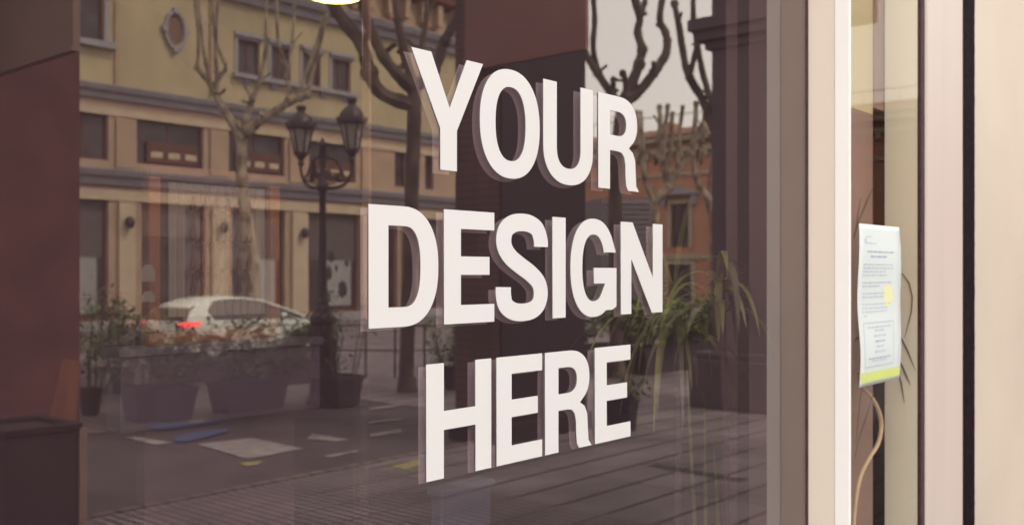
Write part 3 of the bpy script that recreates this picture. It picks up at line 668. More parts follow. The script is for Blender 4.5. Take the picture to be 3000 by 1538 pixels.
# ================================================================== CAR
cY = 17.3; carX0 = 11.0
car = thing('parked_car', 'white hatchback with a red tail lamp behind the row of planters', 'car', (carX0 + 1.9, cY, 0))
cyw = R(-3)       # slight yaw
def cp(x, y, z):   # x from rear, y across (-.85 near .. +.85 far), z
    c_, s_ = math.cos(R(5)), math.sin(R(5)); X = x * 1.14; Y = y + .86; z = z * .94
    return (carX0 + X * c_ - Y * s_, cY + X * s_ + Y * c_, z)
def loft(secs, name, m, root, close=True):
    n_ = len(secs[0]); b = MB(True); vs = [cp(*p) for s_ in secs for p in s_]; fs = []
    for i in range(len(secs) - 1):
        for k in range(n_ - 1): fs.append((i * n_ + k, i * n_ + k + 1, (i + 1) * n_ + k + 1, (i + 1) * n_ + k))
    if close: fs.append(tuple(range(n_))); fs.append(tuple((len(secs) - 1) * n_ + k for k in range(n_)))
    b.add(vs, fs); return b.build(name, m, root, True)
def bsec(x, w_, zs, zb_, zt2):      # lower body section ring
    return [(x, -w_ * .96, zs), (x, -w_, zs + .18), (x, -w_ * 1.0, zb_ - .16), (x, -w_ * .95, zb_), (x, -w_ * .6, zt2), (x, w_ * .6, zt2), (x, w_ * .95, zb_), (x, w_, zb_ - .16), (x, w_, zs + .18), (x, w_ * .96, zs)]
body = loft([bsec(0, .66, .42, .82, .84), bsec(.06, .76, .30, .90, .93), bsec(.3, .82, .24, .93, .96), bsec(1.0, .84, .22, .92, .95), bsec(2.2, .85, .22, .89, .94), bsec(2.9, .84, .22, .86, .93), bsec(3.4, .82, .24, .80, .86), bsec(3.75, .75, .28, .68, .73), bsec(3.86, .64, .36, .58, .62)], 'body', CARP, car)
def gsec(x, w0, w1, z0, z1): return [(x, -w0, z0), (x, -(w0 * .45 + w1 * .55), z0 + (z1 - z0) * .55), (x, -w1, z1), (x, w1, z1), (x, (w0 * .45 + w1 * .55), z0 + (z1 - z0) * .55), (x, w0, z0)]
loft([gsec(.10, .70, .66, .90, 1.0), gsec(.34, .76, .60, .91, 1.25), gsec(.70, .77, .585, .91, 1.37), gsec(1.25, .775, .60, .90, 1.43), gsec(1.85, .775, .59, .89, 1.37), gsec(2.4, .76, .62, .90, 1.19), gsec(3.0, .72, .68, .88, .93)], 'windows', CARG, car)
roof = []
for x, w1, z1 in ((.30, .60, 1.22), (.45, .605, 1.30), (.70, .60, 1.385), (1.0, .61, 1.43), (1.25, .615, 1.445), (1.55, .61, 1.43), (1.85, .605, 1.385), (2.0, .60, 1.33)):
    roof.append([(x, -w1 - .015, z1 - .03), (x, -w1 * .9, z1 + .012), (x, 0, z1 + .03), (x, w1 * .9, z1 + .012), (x, w1 + .015, z1 - .03)])
loft(roof, 'roof', CARP, car)
for s_ in (-1, 1):
    b = MB(True)
    b.add([cp(*p) for p in ((.12, s_ * .75, .93), (.72, s_ * .795, .93), (.60, s_ * .70, 1.15), (.80, s_ * .625, 1.38), (.42, s_ * .61, 1.29), (.22, s_ * .70, 1.14))], [(0, 1, 2, 5), (5, 2, 3, 4)])
    b.tube([cp(1.85, s_ * .61, 1.375), cp(2.4, s_ * .64, 1.19), cp(3.05, s_ * .72, .92)], .03, 6, 3);
    b.build('window_pillar', CARP, car, True)
    b = MB(True); b.add([cp(*p) for p in ((.0, s_ * .60, .80), (.04, s_ * .785, .80), (.36, s_ * .835, .84), (.40, s_ * .825, .92), (.07, s_ * .765, .92), (-.01, s_ * .62, .90))], [(0, 1, 4, 5), (1, 2, 3, 4)]); b.build('tail_light', TAIL, car, True)
    b = MB(True); b.ball(cp(3.66, s_ * .68, .66), .11, 10, 6, .7); b.build('headlight', HEADL, car, True)
    b = MB(True); b.ball(cp(2.3, s_ * .95, .98), .09, 8, 5, .8); b.build('wing_mirror', CARP, car, True)
    b = MB(True); b.tube([cp(1.75, s_ * .862, .80), cp(1.9, s_ * .875, .81), cp(2.0, s_ * .862, .80)], .014, 6, 2); b.build('door_handle', CARP, car)
    for wx in (.68, 3.12):
        c0 = cp(wx, s_ * .76, .30); b = MB(True); vs = []; fs = []; N = 20
        prof = [(.19, -.02), (.21, .085), (.29, .095), (.305, .05), (.305, -.08), (.28, -.10)]
        for k in range(N):
            a = 2 * math.pi * k / N
            for rr, yy in prof: vs.append(cp(wx + rr * math.cos(a), s_ * (.76 + yy), .305 + rr * math.sin(a)))
        for k in range(N):
            for j in range(5): fs.append((k * 6 + j, k * 6 + j + 1, ((k + 1) % N) * 6 + j + 1, ((k + 1) % N) * 6 + j))
        b.add(vs, fs); tyre = b.build('wheel', RUB, car, True)
        b = MB(True); vs = [cp(wx + .2 * math.cos(2 * math.pi * k / N), s_ * .84, .305 + .2 * math.sin(2 * math.pi * k / N)) for k in range(N)] + [cp(wx, s_ * .82, .305)]
        b.add(vs, [(k, (k + 1) % N, N) for k in range(N)]); b.build('rim', ALLOY, sub(tyre, car))
b = MB(True); b.add([cp(*p) for p in ((-.012, -.26, .56), (-.012, .26, .56), (-.012, .26, .67), (-.012, -.26, .67), (.0, -.26, .56), (.0, .26, .56), (.0, .26, .67), (.0, -.26, .67))], [(0, 1, 2, 3), (0, 1, 5, 4), (1, 2, 6, 5), (2, 3, 7, 6), (3, 0, 4, 7)]); b.build('number_plate', PAINT, car)
b = MB(True); b.box(0, 0, 0, 0, 0, 0); b = MB(True); b.add([cp(*p) for p in ((.02, -.72, .28), (.02, .72, .28), (.02, .72, .42), (.02, -.72, .42), (-.05, -.68, .30), (-.05, .68, .30), (-.05, .68, .40), (-.05, -.68, .40))], [(4, 5, 6, 7), (0, 1, 5, 4), (1, 2, 6, 5), (2, 3, 7, 6), (3, 0, 4, 7)]); b.build('rear_bumper', CARP, car)

# ================================================================== PLANTERS AND SHRUBS
def shrub(r, x, y, z, rx_, ry_, h, nstem, nleaf, lsz, m, low=.1):
    b = MB(True); tips = []
    for i in range(nstem):
        a = random.uniform(0, 6.28); q = random.uniform(.2, 1)
        bx_, by_ = x + rx_ * .5 * math.cos(a) * q, y + ry_ * .5 * math.sin(a) * q
        P = [(bx_, by_, z - .03)]
        for k in range(1, 5):
            u = k / 4; P.append((bx_ + rx_ * .55 * u * math.cos(a) + random.uniform(-.04, .04), by_ + ry_ * .55 * u * math.sin(a) + random.uniform(-.04, .04), z + h * u * random.uniform(.75, 1.05)))
        b.tube(P, [.012, .010, .008, .006, .004], 5, 2); tips += P[1:]
    b.build('stems', TWIG, r)
    b = MB(True)
    for i in range(nleaf):
        c0 = Vector(random.choice(tips)) + Vector((random.gauss(0, .07), random.gauss(0, .07), random.gauss(0, .07)))
        if c0.z < z + low * h: c0.z = z + low * h + random.uniform(0, .1)
        a = random.uniform(0, 6.28); e_ = random.uniform(-.7, .9)
        d = Vector((math.cos(a) * math.cos(e_), math.sin(a) * math.cos(e_), math.sin(e_))); s_ = d.cross(Vector((random.uniform(-.3, .3), random.uniform(-.3, .3), 1))).normalized()
        L_ = lsz * random.uniform(.7, 1.3); wd = L_ * .28; up_ = s_.cross(d) * L_ * .08
        b.add([c0, c0 + d * L_ * .45 + s_ * wd + up_, c0 + d * L_, c0 + d * L_ * .45 - s_ * wd + up_, c0 + d * L_ * .5], [(0, 1, 4), (1, 2, 4), (2, 3, 4), (3, 0, 4)])
    b.build('leaves', m, r)
def planter(label, c, wx, wy, h, taper, m, n=4, round_=False, name='planter'):
    r = thing(name, label, 'planter', (c[0], c[1], 0), 'potted planters along the plaza')
    x, y = c[0], c[1]
    if round_:
        b = MB(True); b.lathe((x, y, .0), [(wx * taper / 2, 0), (wx / 2 * .97, h * .85), (wx / 2 * 1.06, h * .86), (wx / 2 * 1.06, h), (wx / 2 * .93, h), (wx / 2 * .9, h - .05)], n)
    else:
        b = MB(True); t_ = taper
        def ring(sx, z): return [(x - wx / 2 * sx, y - wy / 2 * sx, z), (x + wx / 2 * sx, y - wy / 2 * sx, z), (x + wx / 2 * sx, y + wy / 2 * sx, z), (x - wx / 2 * sx, y + wy / 2 * sx, z)]
        rs = [ring(t_, 0), ring(1, h * .85), ring(1.05, h * .855), ring(1.05, h), ring(.93, h), ring(.92, h - .05)]
        vs = [p for q in rs for p in q]; fs = [(0, 1, 2, 3)]
        for i in range(5):
            for k in range(4): fs.append((i * 4 + k, i * 4 + (k + 1) % 4, (i + 1) * 4 + (k + 1) % 4, (i + 1) * 4 + k))
        b.add(vs, fs)
    b.build('pot', m, r, bevel=.035)
    b = MB(True)
    if round_: b.lathe((x, y, h - .06), [(wx / 2 * .88, 0), (wx / 2 * .88, .02)], n)
    else: b.box(x - wx / 2 * .93, x + wx / 2 * .93, y - wy / 2 * .93, y + wy / 2 * .93, h - .06, h - .035)
    b.build('soil', SOIL, r); return r
def pplant(label, c, z, rx_, ry_, h, ns, nl, ls, m, g='shrubs growing in the planters'):
    r = thing('potted_shrub', label, 'shrub', (c[0], c[1], z), g); shrub(r, c[0], c[1], z, rx_, ry_, h, ns, nl, ls, m)
c = gp(416, 1232); planter('tall tapered grey planter nearest the maroon pillar', c, .40, .40, .45, .72, POTC)
pplant('sparse shrub in the tall planter nearest the maroon pillar', c, .40, .5, .45, .75, 8, 420, .09, LEAF)
c = gp(512, 1232); planter('tall tapered grey planter second from the maroon pillar', c, .42, .40, .45, .72, POTC)
pplant('bushy shrub in the second tall planter from the maroon pillar', c, .40, .55, .45, .65, 9, 520, .09, LEAF)
c = gp(728, 1200); planter('long low grey trough planter left of the street lamp', c, 1.05, .42, .44, .86, POTC)
pplant('wide leafy shrub in the long trough planter', c, .40, 1.3, .5, .75, 18, 1300, .10, LEAF)
c = gp(1000, 1188); planter('square black planter just right of the street lamp', c, .48, .42, .44, .76, POT)
pplant('thin twiggy shrub in the black planter right of the street lamp', c, .40, .5, .45, 1.15, 7, 260, .08, LEAF)
c = gp(1320, 1140); planter('small black pot between the dark plane tree and the pillar', c, .28, .28, .38, .7, POT, 12, True)
pplant('round green shrub in the small black pot behind the letter E', c, .35, .45, .4, .75, 8, 520, .08, LEAFY)
c = gp(1822, 1258); planter('faceted black planter standing behind the last letter E', c, .42, .42, .40, .8, POT, 6, True)
pplant('low drooping plant in the faceted black planter', c, .36, .45, .4, .3, 6, 160, .09, LEAF)
c = gp(1960, 1082); planter('long dark hedge trough below the orange building', c, 2.6, .6, .50, .95, POT)
pplant('dense green hedge in the trough below the orange building', (c[0] - .2, c[1]), .46, 3.2, .7, .85, 40, 3800, .13, LEAFY)
c = gp(1740, 1085); planter('dark trough planter hidden behind the letters G and N', c, 1.6, .6, .50, .95, POT)
pplant('dark bushy shrub behind the letters G and N', c, .46, 2.1, .7, 1.1, 30, 2600, .13, LEAF)
c = gp(265, 1215); planter('grey round pot at the foot of the maroon pillar', c, .30, .30, .36, .7, POTC, 12, True)
pplant('tall thin shrub beside the maroon pillar with hanging leaves', c, .32, .45, .4, 1.15, 6, 330, .09, LEAFY)
c = gp(360, 1150); planter('round grey pot set back behind the tall planters', c, .4, .4, .4, .7, POTC, 12, True)
pplant('upright shrub set back behind the tall planters', c, .36, .5, .5, 1.2, 9, 500, .10, LEAF)
c = gp(880, 1120); planter('low black trough between the car and the street lamp', c, 1.0, .4, .4, .9, POT)
pplant('leafy shrub between the car and the street lamp', c, .36, 1.0, .6, .6, 10, 420, .10, LEAF)
c = gp(640, 1110); planter('low black trough in front of the white car', c, 2.6, .4, .35, .9, POT)
pplant('long loose shrub in front of the white car', c, .30, 3.0, .6, .72, 26, 1500, .11, LEAF)

# railing rail by the lamp
r = thing('railing', 'thin dark metal railing on the pavement right of the street lamp', 'railing', (*gp(1100, 1120)[:2], 0))
A = Vector(pt(985, 1008, .0062)); B = Vector(pt(1330, 1000, .0062)); A.z = B.z = .95
b = MB(True); b.tube([A, B], .02, 8, 1); b.tube([A - Vector((0, 0, .45)), B - Vector((0, 0, .45))], .014, 8, 1); b.build('rail', IRON, r)
for k in range(5):
    p = A.lerp(B, k / 4); b = MB(True); b.tube([(p.x, p.y, 0), (p.x, p.y, .98)], .022, 8, 1); b.build('post', IRON, r)

# ================================================================== SHOP: walls, glass, frames
GX1 = pt(2365, 800, tY(2365, D))[0]        # right end of the big pane
PR = .133                                    # depth of the window reveal
XA = -6.0
shop = thing('shop_front', 'cream rendered shop front holding the large window', 'shop', (0, 0, 0), mirror=False)
b = MB(); b.box(XA - .4, XA, -PR, 6.2, 0, 5.2); b.build('side_wall', WALLC, shop)
XW = pt(2845, 800, tY(2845, D - PR))[0]
b = MB(); b.box(XW, 14, -PR - .012, .25, 0, 5.2); b.build('wall', WALLC, shop, bevel=.006)
b = MB(); b.box(XA, XW, -PR, .25, 3.9, 5.2); b.build('lintel_wall', WALLC, shop)
b = MB(); b.box(XA, GX1 - .001, -.10, .12, 0, .42); b.build('stall_riser', WALLC, shop)
b = MB(); b.box(XA - .4, 14, -.25, 6.6, 5.201, 5.5); b.build('roof', CONC, shop)
b = MB(); b.box(XA, 14, 6.0, 6.2, 0, 5.2); b.build('back_wall', INTW, shop)
b = MB(); b.box(13.8, 14, .251, 5.999, 0, 5.2); b.build('end_wall', INTW, shop)
b = MB(); b.box(XA, 13.8, .251, 5.999, 4.0, 4.1); b.build('ceiling', CONC, shop)
b = MB(); b.box(XA, 13.8, .121, 6.0, .0, .02); struct(b.build('floor', INTF))
# big pane
def pane(root, x0, x1, y, z0, z1, gm, th=.008):
    b = MB(); b.box(x0, x1, y, y + th, z0, z1); o = b.build('glass_pane', [gm, GCLEAR], root)
    for p in o.data.polygons: p.material_index = 0 if p.normal.y < -.5 else 1
    return o
win = thing('shop_window', 'large reflective shop window pane carrying the white lettering', 'window', (GX1, 0, .42), mirror=False)
pane(win, XA, GX1 - .004, 0, .43, 3.89, GLASSF)
# mullion: reveal in three strips
fr = thing('window_jamb', 'tall cream window jamb with a bright white strip between pane and notice', 'window frame', (GX1, -.05, .42), mirror=False)
def yat(px, X): return pt(px, 800, tX(px, X))[1]
y_a = yat(2445, GX1)                   # cream | white boundary
b = MB(); b.box(GX1, GX1 + .012, y_a, .0005, .43, 3.89); b.build('cream_profile', FRAMEC, fr)
b = MB(); b.box(GX1, GX1 + .012, .0125, .20, .43, 3.89); b.build('inner_profile', mat('taupe inner profile', (.12, .095, .085), .7, .08, 2), fr)
b = MB(); b.box(GX1 - .003, GX1 + .010, -PR - .004, y_a - .0005, .43, 3.89); b.build('white_strip', WHITEF, fr, bevel=.003)
b = MB(); b.box(GX1 - .006, GX1 - .0005, -.004, .012, .43, 3.89); b.build('seal', GASKB, fr)
# second pane (door) with notice
X2 = pt(2698, 800, tY(2698, D - PR))[0]
dr = thing('glass_door', 'narrow glazed door pane with a paper notice taped inside', 'door', (GX1 + .05, -PR, .0), mirror=False)
pane(dr, GX1 + .0125, X2, -PR + .004, .02, 3.89, GLASSR)
fr2 = thing('door_frame', 'pinkish cream door frame with dark seals between door and wall', 'door frame', (X2, -PR, 0), mirror=False)
X3 = pt(2707, 800, tY(2707, D - PR))[0]; X4 = pt(2812, 800, tY(2812, D - PR))[0]
b = MB(); b.box(X2, X3, -PR - .002, -PR + .012, .02, 3.89); b.build('seal', GASKB, fr2)
b = MB(); b.box(X2 + .002, X3, -PR + .0125, -.004, .02, 3.89); b.build('reveal', REVSHADE, fr2)  # side of the cream profile, its shaded tone put into this colour
b = MB(); b.box(X3 + .0005, X4, -PR - .012, .05, .02, 3.89); b.build('cream_profile', FRAMEP, fr2, bevel=.006)
b = MB(); random.seed(3)
zz_ = [.02 + 3.87 * k / 260 for k in range(261)]
lft = [(X4 + .0005 - abs(random.gauss(0, .0022)), z) for z in zz_]; rgt = [(XW + abs(random.gauss(0, .0022)), z) for z in zz_]
for k in range(260):
    vs = [(lft[k][0], -PR - .0135, lft[k][1]), (rgt[k][0], -PR - .0135, rgt[k][1]), (rgt[k + 1][0], -PR - .0135, rgt[k + 1][1]), (lft[k + 1][0], -PR - .0135, lft[k + 1][1])]
    b.add(vs + [(x, .05, z) for x, _, z in vs], [(0, 1, 2, 3), (4, 5, 6, 7), (0, 3, 7, 4), (1, 2, 6, 5)])
b.build('dark_joint', GASK, fr2)

# notice on the door glass (outer face)
nX0, nX1 = pt(2516, 800, tY(2516, D - PR))[0], pt(2630, 800, tY(2630, D - PR))[0]
def nz(px, py): return pt(px, py, tY(px, D - PR))[2]
nz1, nz0 = nz(2516, 655), nz(2516, 1135)
nt_ = thing('paper_notice', 'white paper notice with faint blue text and a yellow green band', 'notice', (nX0, -PR, nz0), mirror=False)
def pfy(u, v):    # slight waviness of the sheet
    return -PR - .0015 - .004 * (1 - math.cos(2 * math.pi * v)) * (.4 + .6 * u) - .010 * max(0, u - .6) ** 2 * 2 - .004 * math.sin(3 * math.pi * v)
def ppt(u, v, o=0):
    x = nX0 + (nX1 - nX0) * u - .012 * math.sin(math.pi * v) * (1 - u) * 1.0 + .006 * math.sin(2 * math.pi * v) * (1 - u)
    return (x, pfy(u, v) - o, nz0 + (nz1 - nz0) * (v))
def patch(b, u0, u1, v0, v1, o, nu=6, nv=24, th=0):
    nu = max(1, int(nu)); nv = max(1, int(nv)); vs = []; fs = []
    for i in range(nu + 1):
        for j in range(nv + 1): vs.append(ppt(u0 + (u1 - u0) * i / nu, v0 + (v1 - v0) * j / nv, o))
    for i in range(nu):
        for j in range(nv): fs.append((i * (nv + 1) + j, (i + 1) * (nv + 1) + j, (i + 1) * (nv + 1) + j + 1, i * (nv + 1) + j + 1))
    b.add(vs, fs)
b = MB(); patch(b, 0, 1, 0, 1, 0, 8, 32); sh = b.build('sheet', PAPER, nt_, True)
so = sh.modifiers.new('thickness', 'SOLIDIFY'); so.thickness = .0004; so.offset = -1
b = MB(); patch(b, .01, .99, .025, .085, .0008, 6, 3); b.build('green_band', INKY, nt_)
b = MB(); bd = MB()
random.seed(11)
def wline(bb, u0, u1, v, h=.007):
    u = u0
    while u < u1 - .01:
        L_ = min(random.uniform(.03, .11), u1 - u); patch(bb, u, u + L_, v - h / 2, v + h / 2, .0008, 1, 1); u += L_ + .018
wline(b, .12, .16, .90, .03); wline(b, .12, .42, .885, .006); wline(b, .16, .30, .925, .006)
wline(bd, .18, .82, .832, .009); wline(bd, .26, .66, .802, .011)
for v, e_ in ((.752, .8), (.730, .84), (.708, .62), (.686, .66), (.640, .78), (.618, .5), (.572, .68), (.550, .78), (.505, .78), (.480, .7), (.458, .7)): wline(b, .10, e_, v, .008)
wline(b, .12, .22, .432)
for v0_, wd in ((.385, 0),): patch(b, .10, .82, v0_, v0_ + .007, .0008, 4, 1)
patch(b, .10, .82, .112, .119, .0008, 4, 1); patch(b, .10, .11, .119, .385, .0008, 1, 8); patch(b, .81, .82, .119, .385, .0008, 1, 8)
for v, a, e_ in ((.36, .2, .75), (.338, .36, .6), (.305, .32, .62), (.27, .36, .6), (.238, .38, .56), (.205, .34, .6), (.165, .2, .74), (.15, .28, .64)): wline(bd if v in (.27, .165) else b, a, e_, v, .010)
b.build('text_lines', INKB, nt_); bd.build('bold_text', INKD, nt_)
b = MB(); vs = []; N = 20
for k in range(N): vs.append(ppt(.70 + .12 * math.cos(2 * math.pi * k / N), .555 + .075 * math.sin(2 * math.pi * k / N), .0005))
b.add(vs, [tuple(range(N))]); b.build('yellow_oval', mat('pale yellow print', (.82, .85, .48), .8, .03, 5), nt_)

# ================================================================== LETTERING
def arc(cx, cy, rx_, ry_, a0, a1, e_=2.3, n_=14):
    o = []
    for k in range(n_ + 1):
        a = R(a0 + (a1 - a0) * k / n_); c_, s_ = math.cos(a), math.sin(a)
        o.append((cx + rx_ * math.copysign(abs(c_) ** (2 / e_), c_), cy + ry_ * math.copysign(abs(s_) ** (2 / e_), s_)))
    return o
HC = .2172; SV = .0458; SH = .0355
def cat(P, n_=6):
    o = []
    for i in range(len(P) - 1):
        p0 = P[max(0, i - 1)]; p1 = P[i]; p2 = P[i + 1]; p3 = P[min(len(P) - 1, i + 2)]
        for k in range(n_):
            u = k / n_; o.append(tuple(.5 * (2 * p1[j] + (-p0[j] + p2[j]) * u + (2 * p0[j] - 5 * p1[j] + 4 * p2[j] - p3[j]) * u * u + (-p0[j] + 3 * p1[j] - 3 * p2[j] + p3[j]) * u ** 3) for j in (0, 1)))
    o.append(P[-1]); return o
def stroke(P, a, c_):
    L_ = []; Rr = []
    for i, p in enumerate(P):
        q0 = P[max(0, i - 1)]; q1 = P[min(len(P) - 1, i + 1)]; dx, dy = q1[0] - q0[0], q1[1] - q0[1]; l = math.hypot(dx, dy) or 1; nx, ny = -dy / l, dx / l
        k = 1 / math.hypot(nx / 1, ny / 1); L_.append((p[0] + nx * a, p[1] + ny * c_)); Rr.append((p[0] - nx * a, p[1] - ny * c_))
    return L_ + Rr[::-1]
def glyph(ch, w_):
    h = HC; v = SV; s_ = SH
    if ch == 'Y':
        return [[(0, h), (.262 * w_, h), (.515 * w_, .545 * h), (.76 * w_, h), (w_, h), (.617 * w_, .355 * h), (.617 * w_, 0), (.385 * w_, 0), (.385 * w_, .36 * h)]]
    if ch == 'O':
        e_ = .010 * h
        return [arc(w_ / 2, h / 2, w_ / 2, h / 2 + e_, 0, 360, 2.25, 56)[:-1], arc(w_ / 2, h / 2, w_ / 2 - v, h / 2 - s_ + e_, 360, 0, 2.35, 48)[:-1]]
    if ch == 'U':
        return [[(0, h), (0, .36 * h)] + arc(w_ / 2, .36 * h, w_ / 2, .37 * h, 180, 360, 2.25, 28)[1:-1] + [(w_, .36 * h), (w_, h), (w_ - v, h), (w_ - v, .36 * h)] + arc(w_ / 2, .36 * h, w_ / 2 - v, .36 * h - s_ + .01 * h, 360, 180, 2.35, 24)[1:-1] + [(v, .36 * h), (v, h)]]
    if ch == 'D':
        r0 = .52 * w_; r1 = .50 * w_
        return [[(0, 0), (0, h), (w_ - r0, h)] + arc(w_ - r0, h / 2, r0, h / 2, 90, -90, 2.3, 30)[1:-1] + [(w_ - r0, 0)],
                [(v, s_), (w_ - r1, s_)] + arc(w_ - r1, h / 2, r1 - v, h / 2 - s_, -90, 90, 2.5, 26)[1:-1] + [(w_ - r1, h - s_), (v, h - s_)]]
    if ch == 'E':
        m0 = .43 * h; return [[(0, 0), (0, h), (w_, h), (w_, h - s_), (v, h - s_), (v, m0 + s_), (.90 * w_, m0 + s_), (.90 * w_, m0), (v, m0), (v, s_), (w_, s_), (w_, 0)]]
    if ch == 'H':
        m0 = .42 * h; return [[(0, 0), (0, h), (v, h), (v, m0 + s_), (w_ - v, m0 + s_), (w_ - v, h), (w_, h), (w_, 0), (w_ - v, 0), (w_ - v, m0), (v, m0), (v, 0)]]
    if ch == 'I': return [[(0, 0), (0, h), (w_, h), (w_, 0)]]
    if ch == 'N':
        v = v * .95; return [[(0, 0), (0, h), (v * 1.12, h), (w_ - v, .39 * h), (w_ - v, h), (w_, h), (w_, 0), (w_ - v * 1.12, 0), (v, .60 * h), (v, 0)]]
    if ch == 'R':
        bw = .95 * w_; by = .722 * h
        return [[(0, 0), (0, h), (.50 * w_, h)] + arc(.50 * w_, by, bw - .50 * w_, h - by, 90, -42, 2.3, 20)[1:] + [(.74 * w_, .462 * h), (.84 * w_, .42 * h), (.90 * w_, .34 * h), (.915 * w_, .20 * h), (.93 * w_, .06 * h), (w_, 0), (.72 * w_, 0), (.675 * w_, .05 * h), (.66 * w_, .16 * h), (.655 * w_, .28 * h), (.625 * w_, .36 * h), (.56 * w_, .402 * h), (.47 * w_, .412 * h), (v, .412 * h), (v, 0)],
                [(v, .412 * h + s_), (.46 * w_, .412 * h + s_)] + arc(.46 * w_, .706 * h, bw - v - .46 * w_, .706 * h - .412 * h - s_, -90, 90, 2.4, 18)[1:-1] + [(.46 * w_, h - s_), (v, h - s_)]]
    if ch == 'S':
        P = cat([(.862, .70), (.855, .77), (.79, .865), (.66, .914), (.5, .927), (.33, .912), (.195, .855), (.145, .765), (.17, .675), (.28, .59), (.46, .515), (.66, .44), (.81, .355), (.858, .25), (.81, .145), (.68, .088), (.5, .073), (.32, .088), (.185, .145), (.14, .235), (.138, .315)])
        P = [(x * w_, y * h) for x, y in P]; return [stroke(P, v / 2 * 1.0, s_ / 2 * 1.02)]
    if ch == 'G':
        rr = w_ / 2; e_ = .01 * h
        out = [(w_ * .985, .665 * h)] + arc(w_ / 2 - .005 * w_, .5 * h, .485 * w_ + .0, h / 2 + e_, 16, 344, 2.25, 46)[2:-6] + [(w_ * .90, .055 * h), (w_ * 1.0, .055 * h + .035 * h), (w_, .50 * h), (.50 * w_, .50 * h), (.50 * w_, .50 * h - s_), (w_ - v, .50 * h - s_), (w_ - v * 1.0, .33 * h)]
        inn = arc(w_ / 2 - .005 * w_, .5 * h, w_ / 2 - v, h / 2 - s_ + e_, 318, 22, 2.35, 36)
        return [out + inn + [(w_ * .985 - v, .665 * h)]]
WORDS = [('YOUR', 2.0943, [(1.2232, 1.4164), (1.4075, 1.5932), (1.6058, 1.7833), (1.8043, 1.9708)]),
         ('DESIGN', 1.8032, [(1.1216, 1.2923), (1.3077, 1.4497), (1.4548, 1.6208), (1.6372, 1.6826), (1.6985, 1.8762), (1.8944, 2.0762)]),
         ('HERE', 1.5134, [(1.2612, 1.4405), (1.4568, 1.6012), (1.6115, 1.7781), (1.7912, 1.9342)])]
ORD = {('YOUR', 0): 'white vinyl letter Y that starts the top word', ('YOUR', 1): 'white vinyl letter O after the Y in the top word', ('YOUR', 2): 'white vinyl letter U in the top word',
       ('YOUR', 3): 'white vinyl letter R ending the top word YOUR', ('DESIGN', 0): 'white vinyl letter D that starts the middle word', ('DESIGN', 1): 'white vinyl letter E after the D in the middle word',
       ('DESIGN', 2): 'curvy white vinyl letter S in the middle word', ('DESIGN', 3): 'narrow white vinyl letter I in the middle word', ('DESIGN', 4): 'white vinyl letter G in the middle word',
       ('DESIGN', 5): 'white vinyl letter N ending the middle word DESIGN', ('HERE', 0): 'white vinyl letter H that starts the bottom word', ('HERE', 1): 'white vinyl letter E between H and R in the bottom word',
       ('HERE', 2): 'white vinyl letter R in the bottom word HERE', ('HERE', 3): 'white vinyl letter E ending the bottom word HERE'}
def glyph_mesh(name, loops, th):
    cu = bpy.data.curves.new(name, 'CURVE'); cu.dimensions = '2D'; cu.fill_mode = 'BOTH'; cu.extrude = th / 2
    for lp in loops:
        sp = cu.splines.new('POLY'); sp.points.add(len(lp) - 1); sp.use_cyclic_u = True
        for p, q in zip(sp.points, lp): p.co = (q[0], q[1], 0, 1)
    to = bpy.data.objects.new('tmp', cu); col.objects.link(to); bpy.context.view_layer.update()
    me = bpy.data.meshes.new_from_object(to); bpy.data.objects.remove(to); bpy.data.curves.remove(cu)
    for v_ in me.vertices: v_.co = (v_.co.x, v_.co.z, v_.co.y)
    me.flip_normals(); me.materials.clear(); return me
for wd, zb0, xs in WORDS:
    for i, ch in enumerate(wd):
        x0_, x1_ = xs[i]; loops = glyph(ch, x1_ - x0_)
        me = glyph_mesh('letter', loops, .0008); me.materials.append(VINYL)
        o = bpy.data.objects.new('letter', me); col.objects.link(o); o.location = (x0_, -.0016, zb0)
        tag(o, ORD[(wd, i)], 'letter', 'white vinyl letters on the shop window')
        me2 = glyph_mesh('ghost_copy', loops, .0004); me2.materials.append(GHOST)
        o2 = bpy.data.objects.new('ghost_copy', me2); col.objects.link(o2); o2.parent = o; o2.location = (-.0035, .0175, -.0058)  # offset copy imitating the letter's reflected ghost and drop shadow

# ================================================================== SHOP INTERIOR (seen through the pane)
def ip(px, py, y): return pt(px, py, tY(px, D + y))
# framed lace hanging
yh = 2.0
P0 = ip(425, 1010, yh); P1 = ip(808, 990, yh); zt0 = ip(600, 497, yh)[2]; zb0 = (P0[2] + P1[2]) / 2
fl = thing('framed_panel', 'orange wood frame with wine border and lace panel showing through the glass', 'framed panel', (P0[0], yh, zb0), mirror=False)
x0_, x1_ = P0[0], P1[0]; fw = .045; xi0 = ip(485, 800, yh)[0]; xi1 = ip(768, 800, yh)[0]
b = MB(); b.box(x0_, x1_, yh - .03, yh + .03, zb0, zb0 + fw); b.box(x0_, x0_ + fw, yh - .03, yh + .03, zb0 + fw, zt0 - fw); b.box(x1_ - fw, x1_, yh - .03, yh + .03, zb0 + fw, zt0 - fw); b.build('frame', FRWOOD, fl, bevel=.005)
b = MB(); b.box(x0_, x1_, yh - .03, yh + .03, zt0 - fw, zt0); b.build('header', FRRED, fl, bevel=.005)
b = MB(); b.box(x0_ + fw, x1_ - fw, yh, yh + .015, zb0 + fw, zt0 - fw); b.build('border', FRRED, fl)
b = MB()      # pleated lace panel
n_ = 60; vs = []; fs = []
for i in range(n_ + 1):
    x = xi0 + (xi1 - xi0) * i / n_; yy = yh - .02 + .008 * math.sin(i * 1.3)
    vs += [(x, yy, zb0 + .10), (x, yy, zt0 - .06), (x, yy + .003, zb0 + .10), (x, yy + .003, zt0 - .06)]
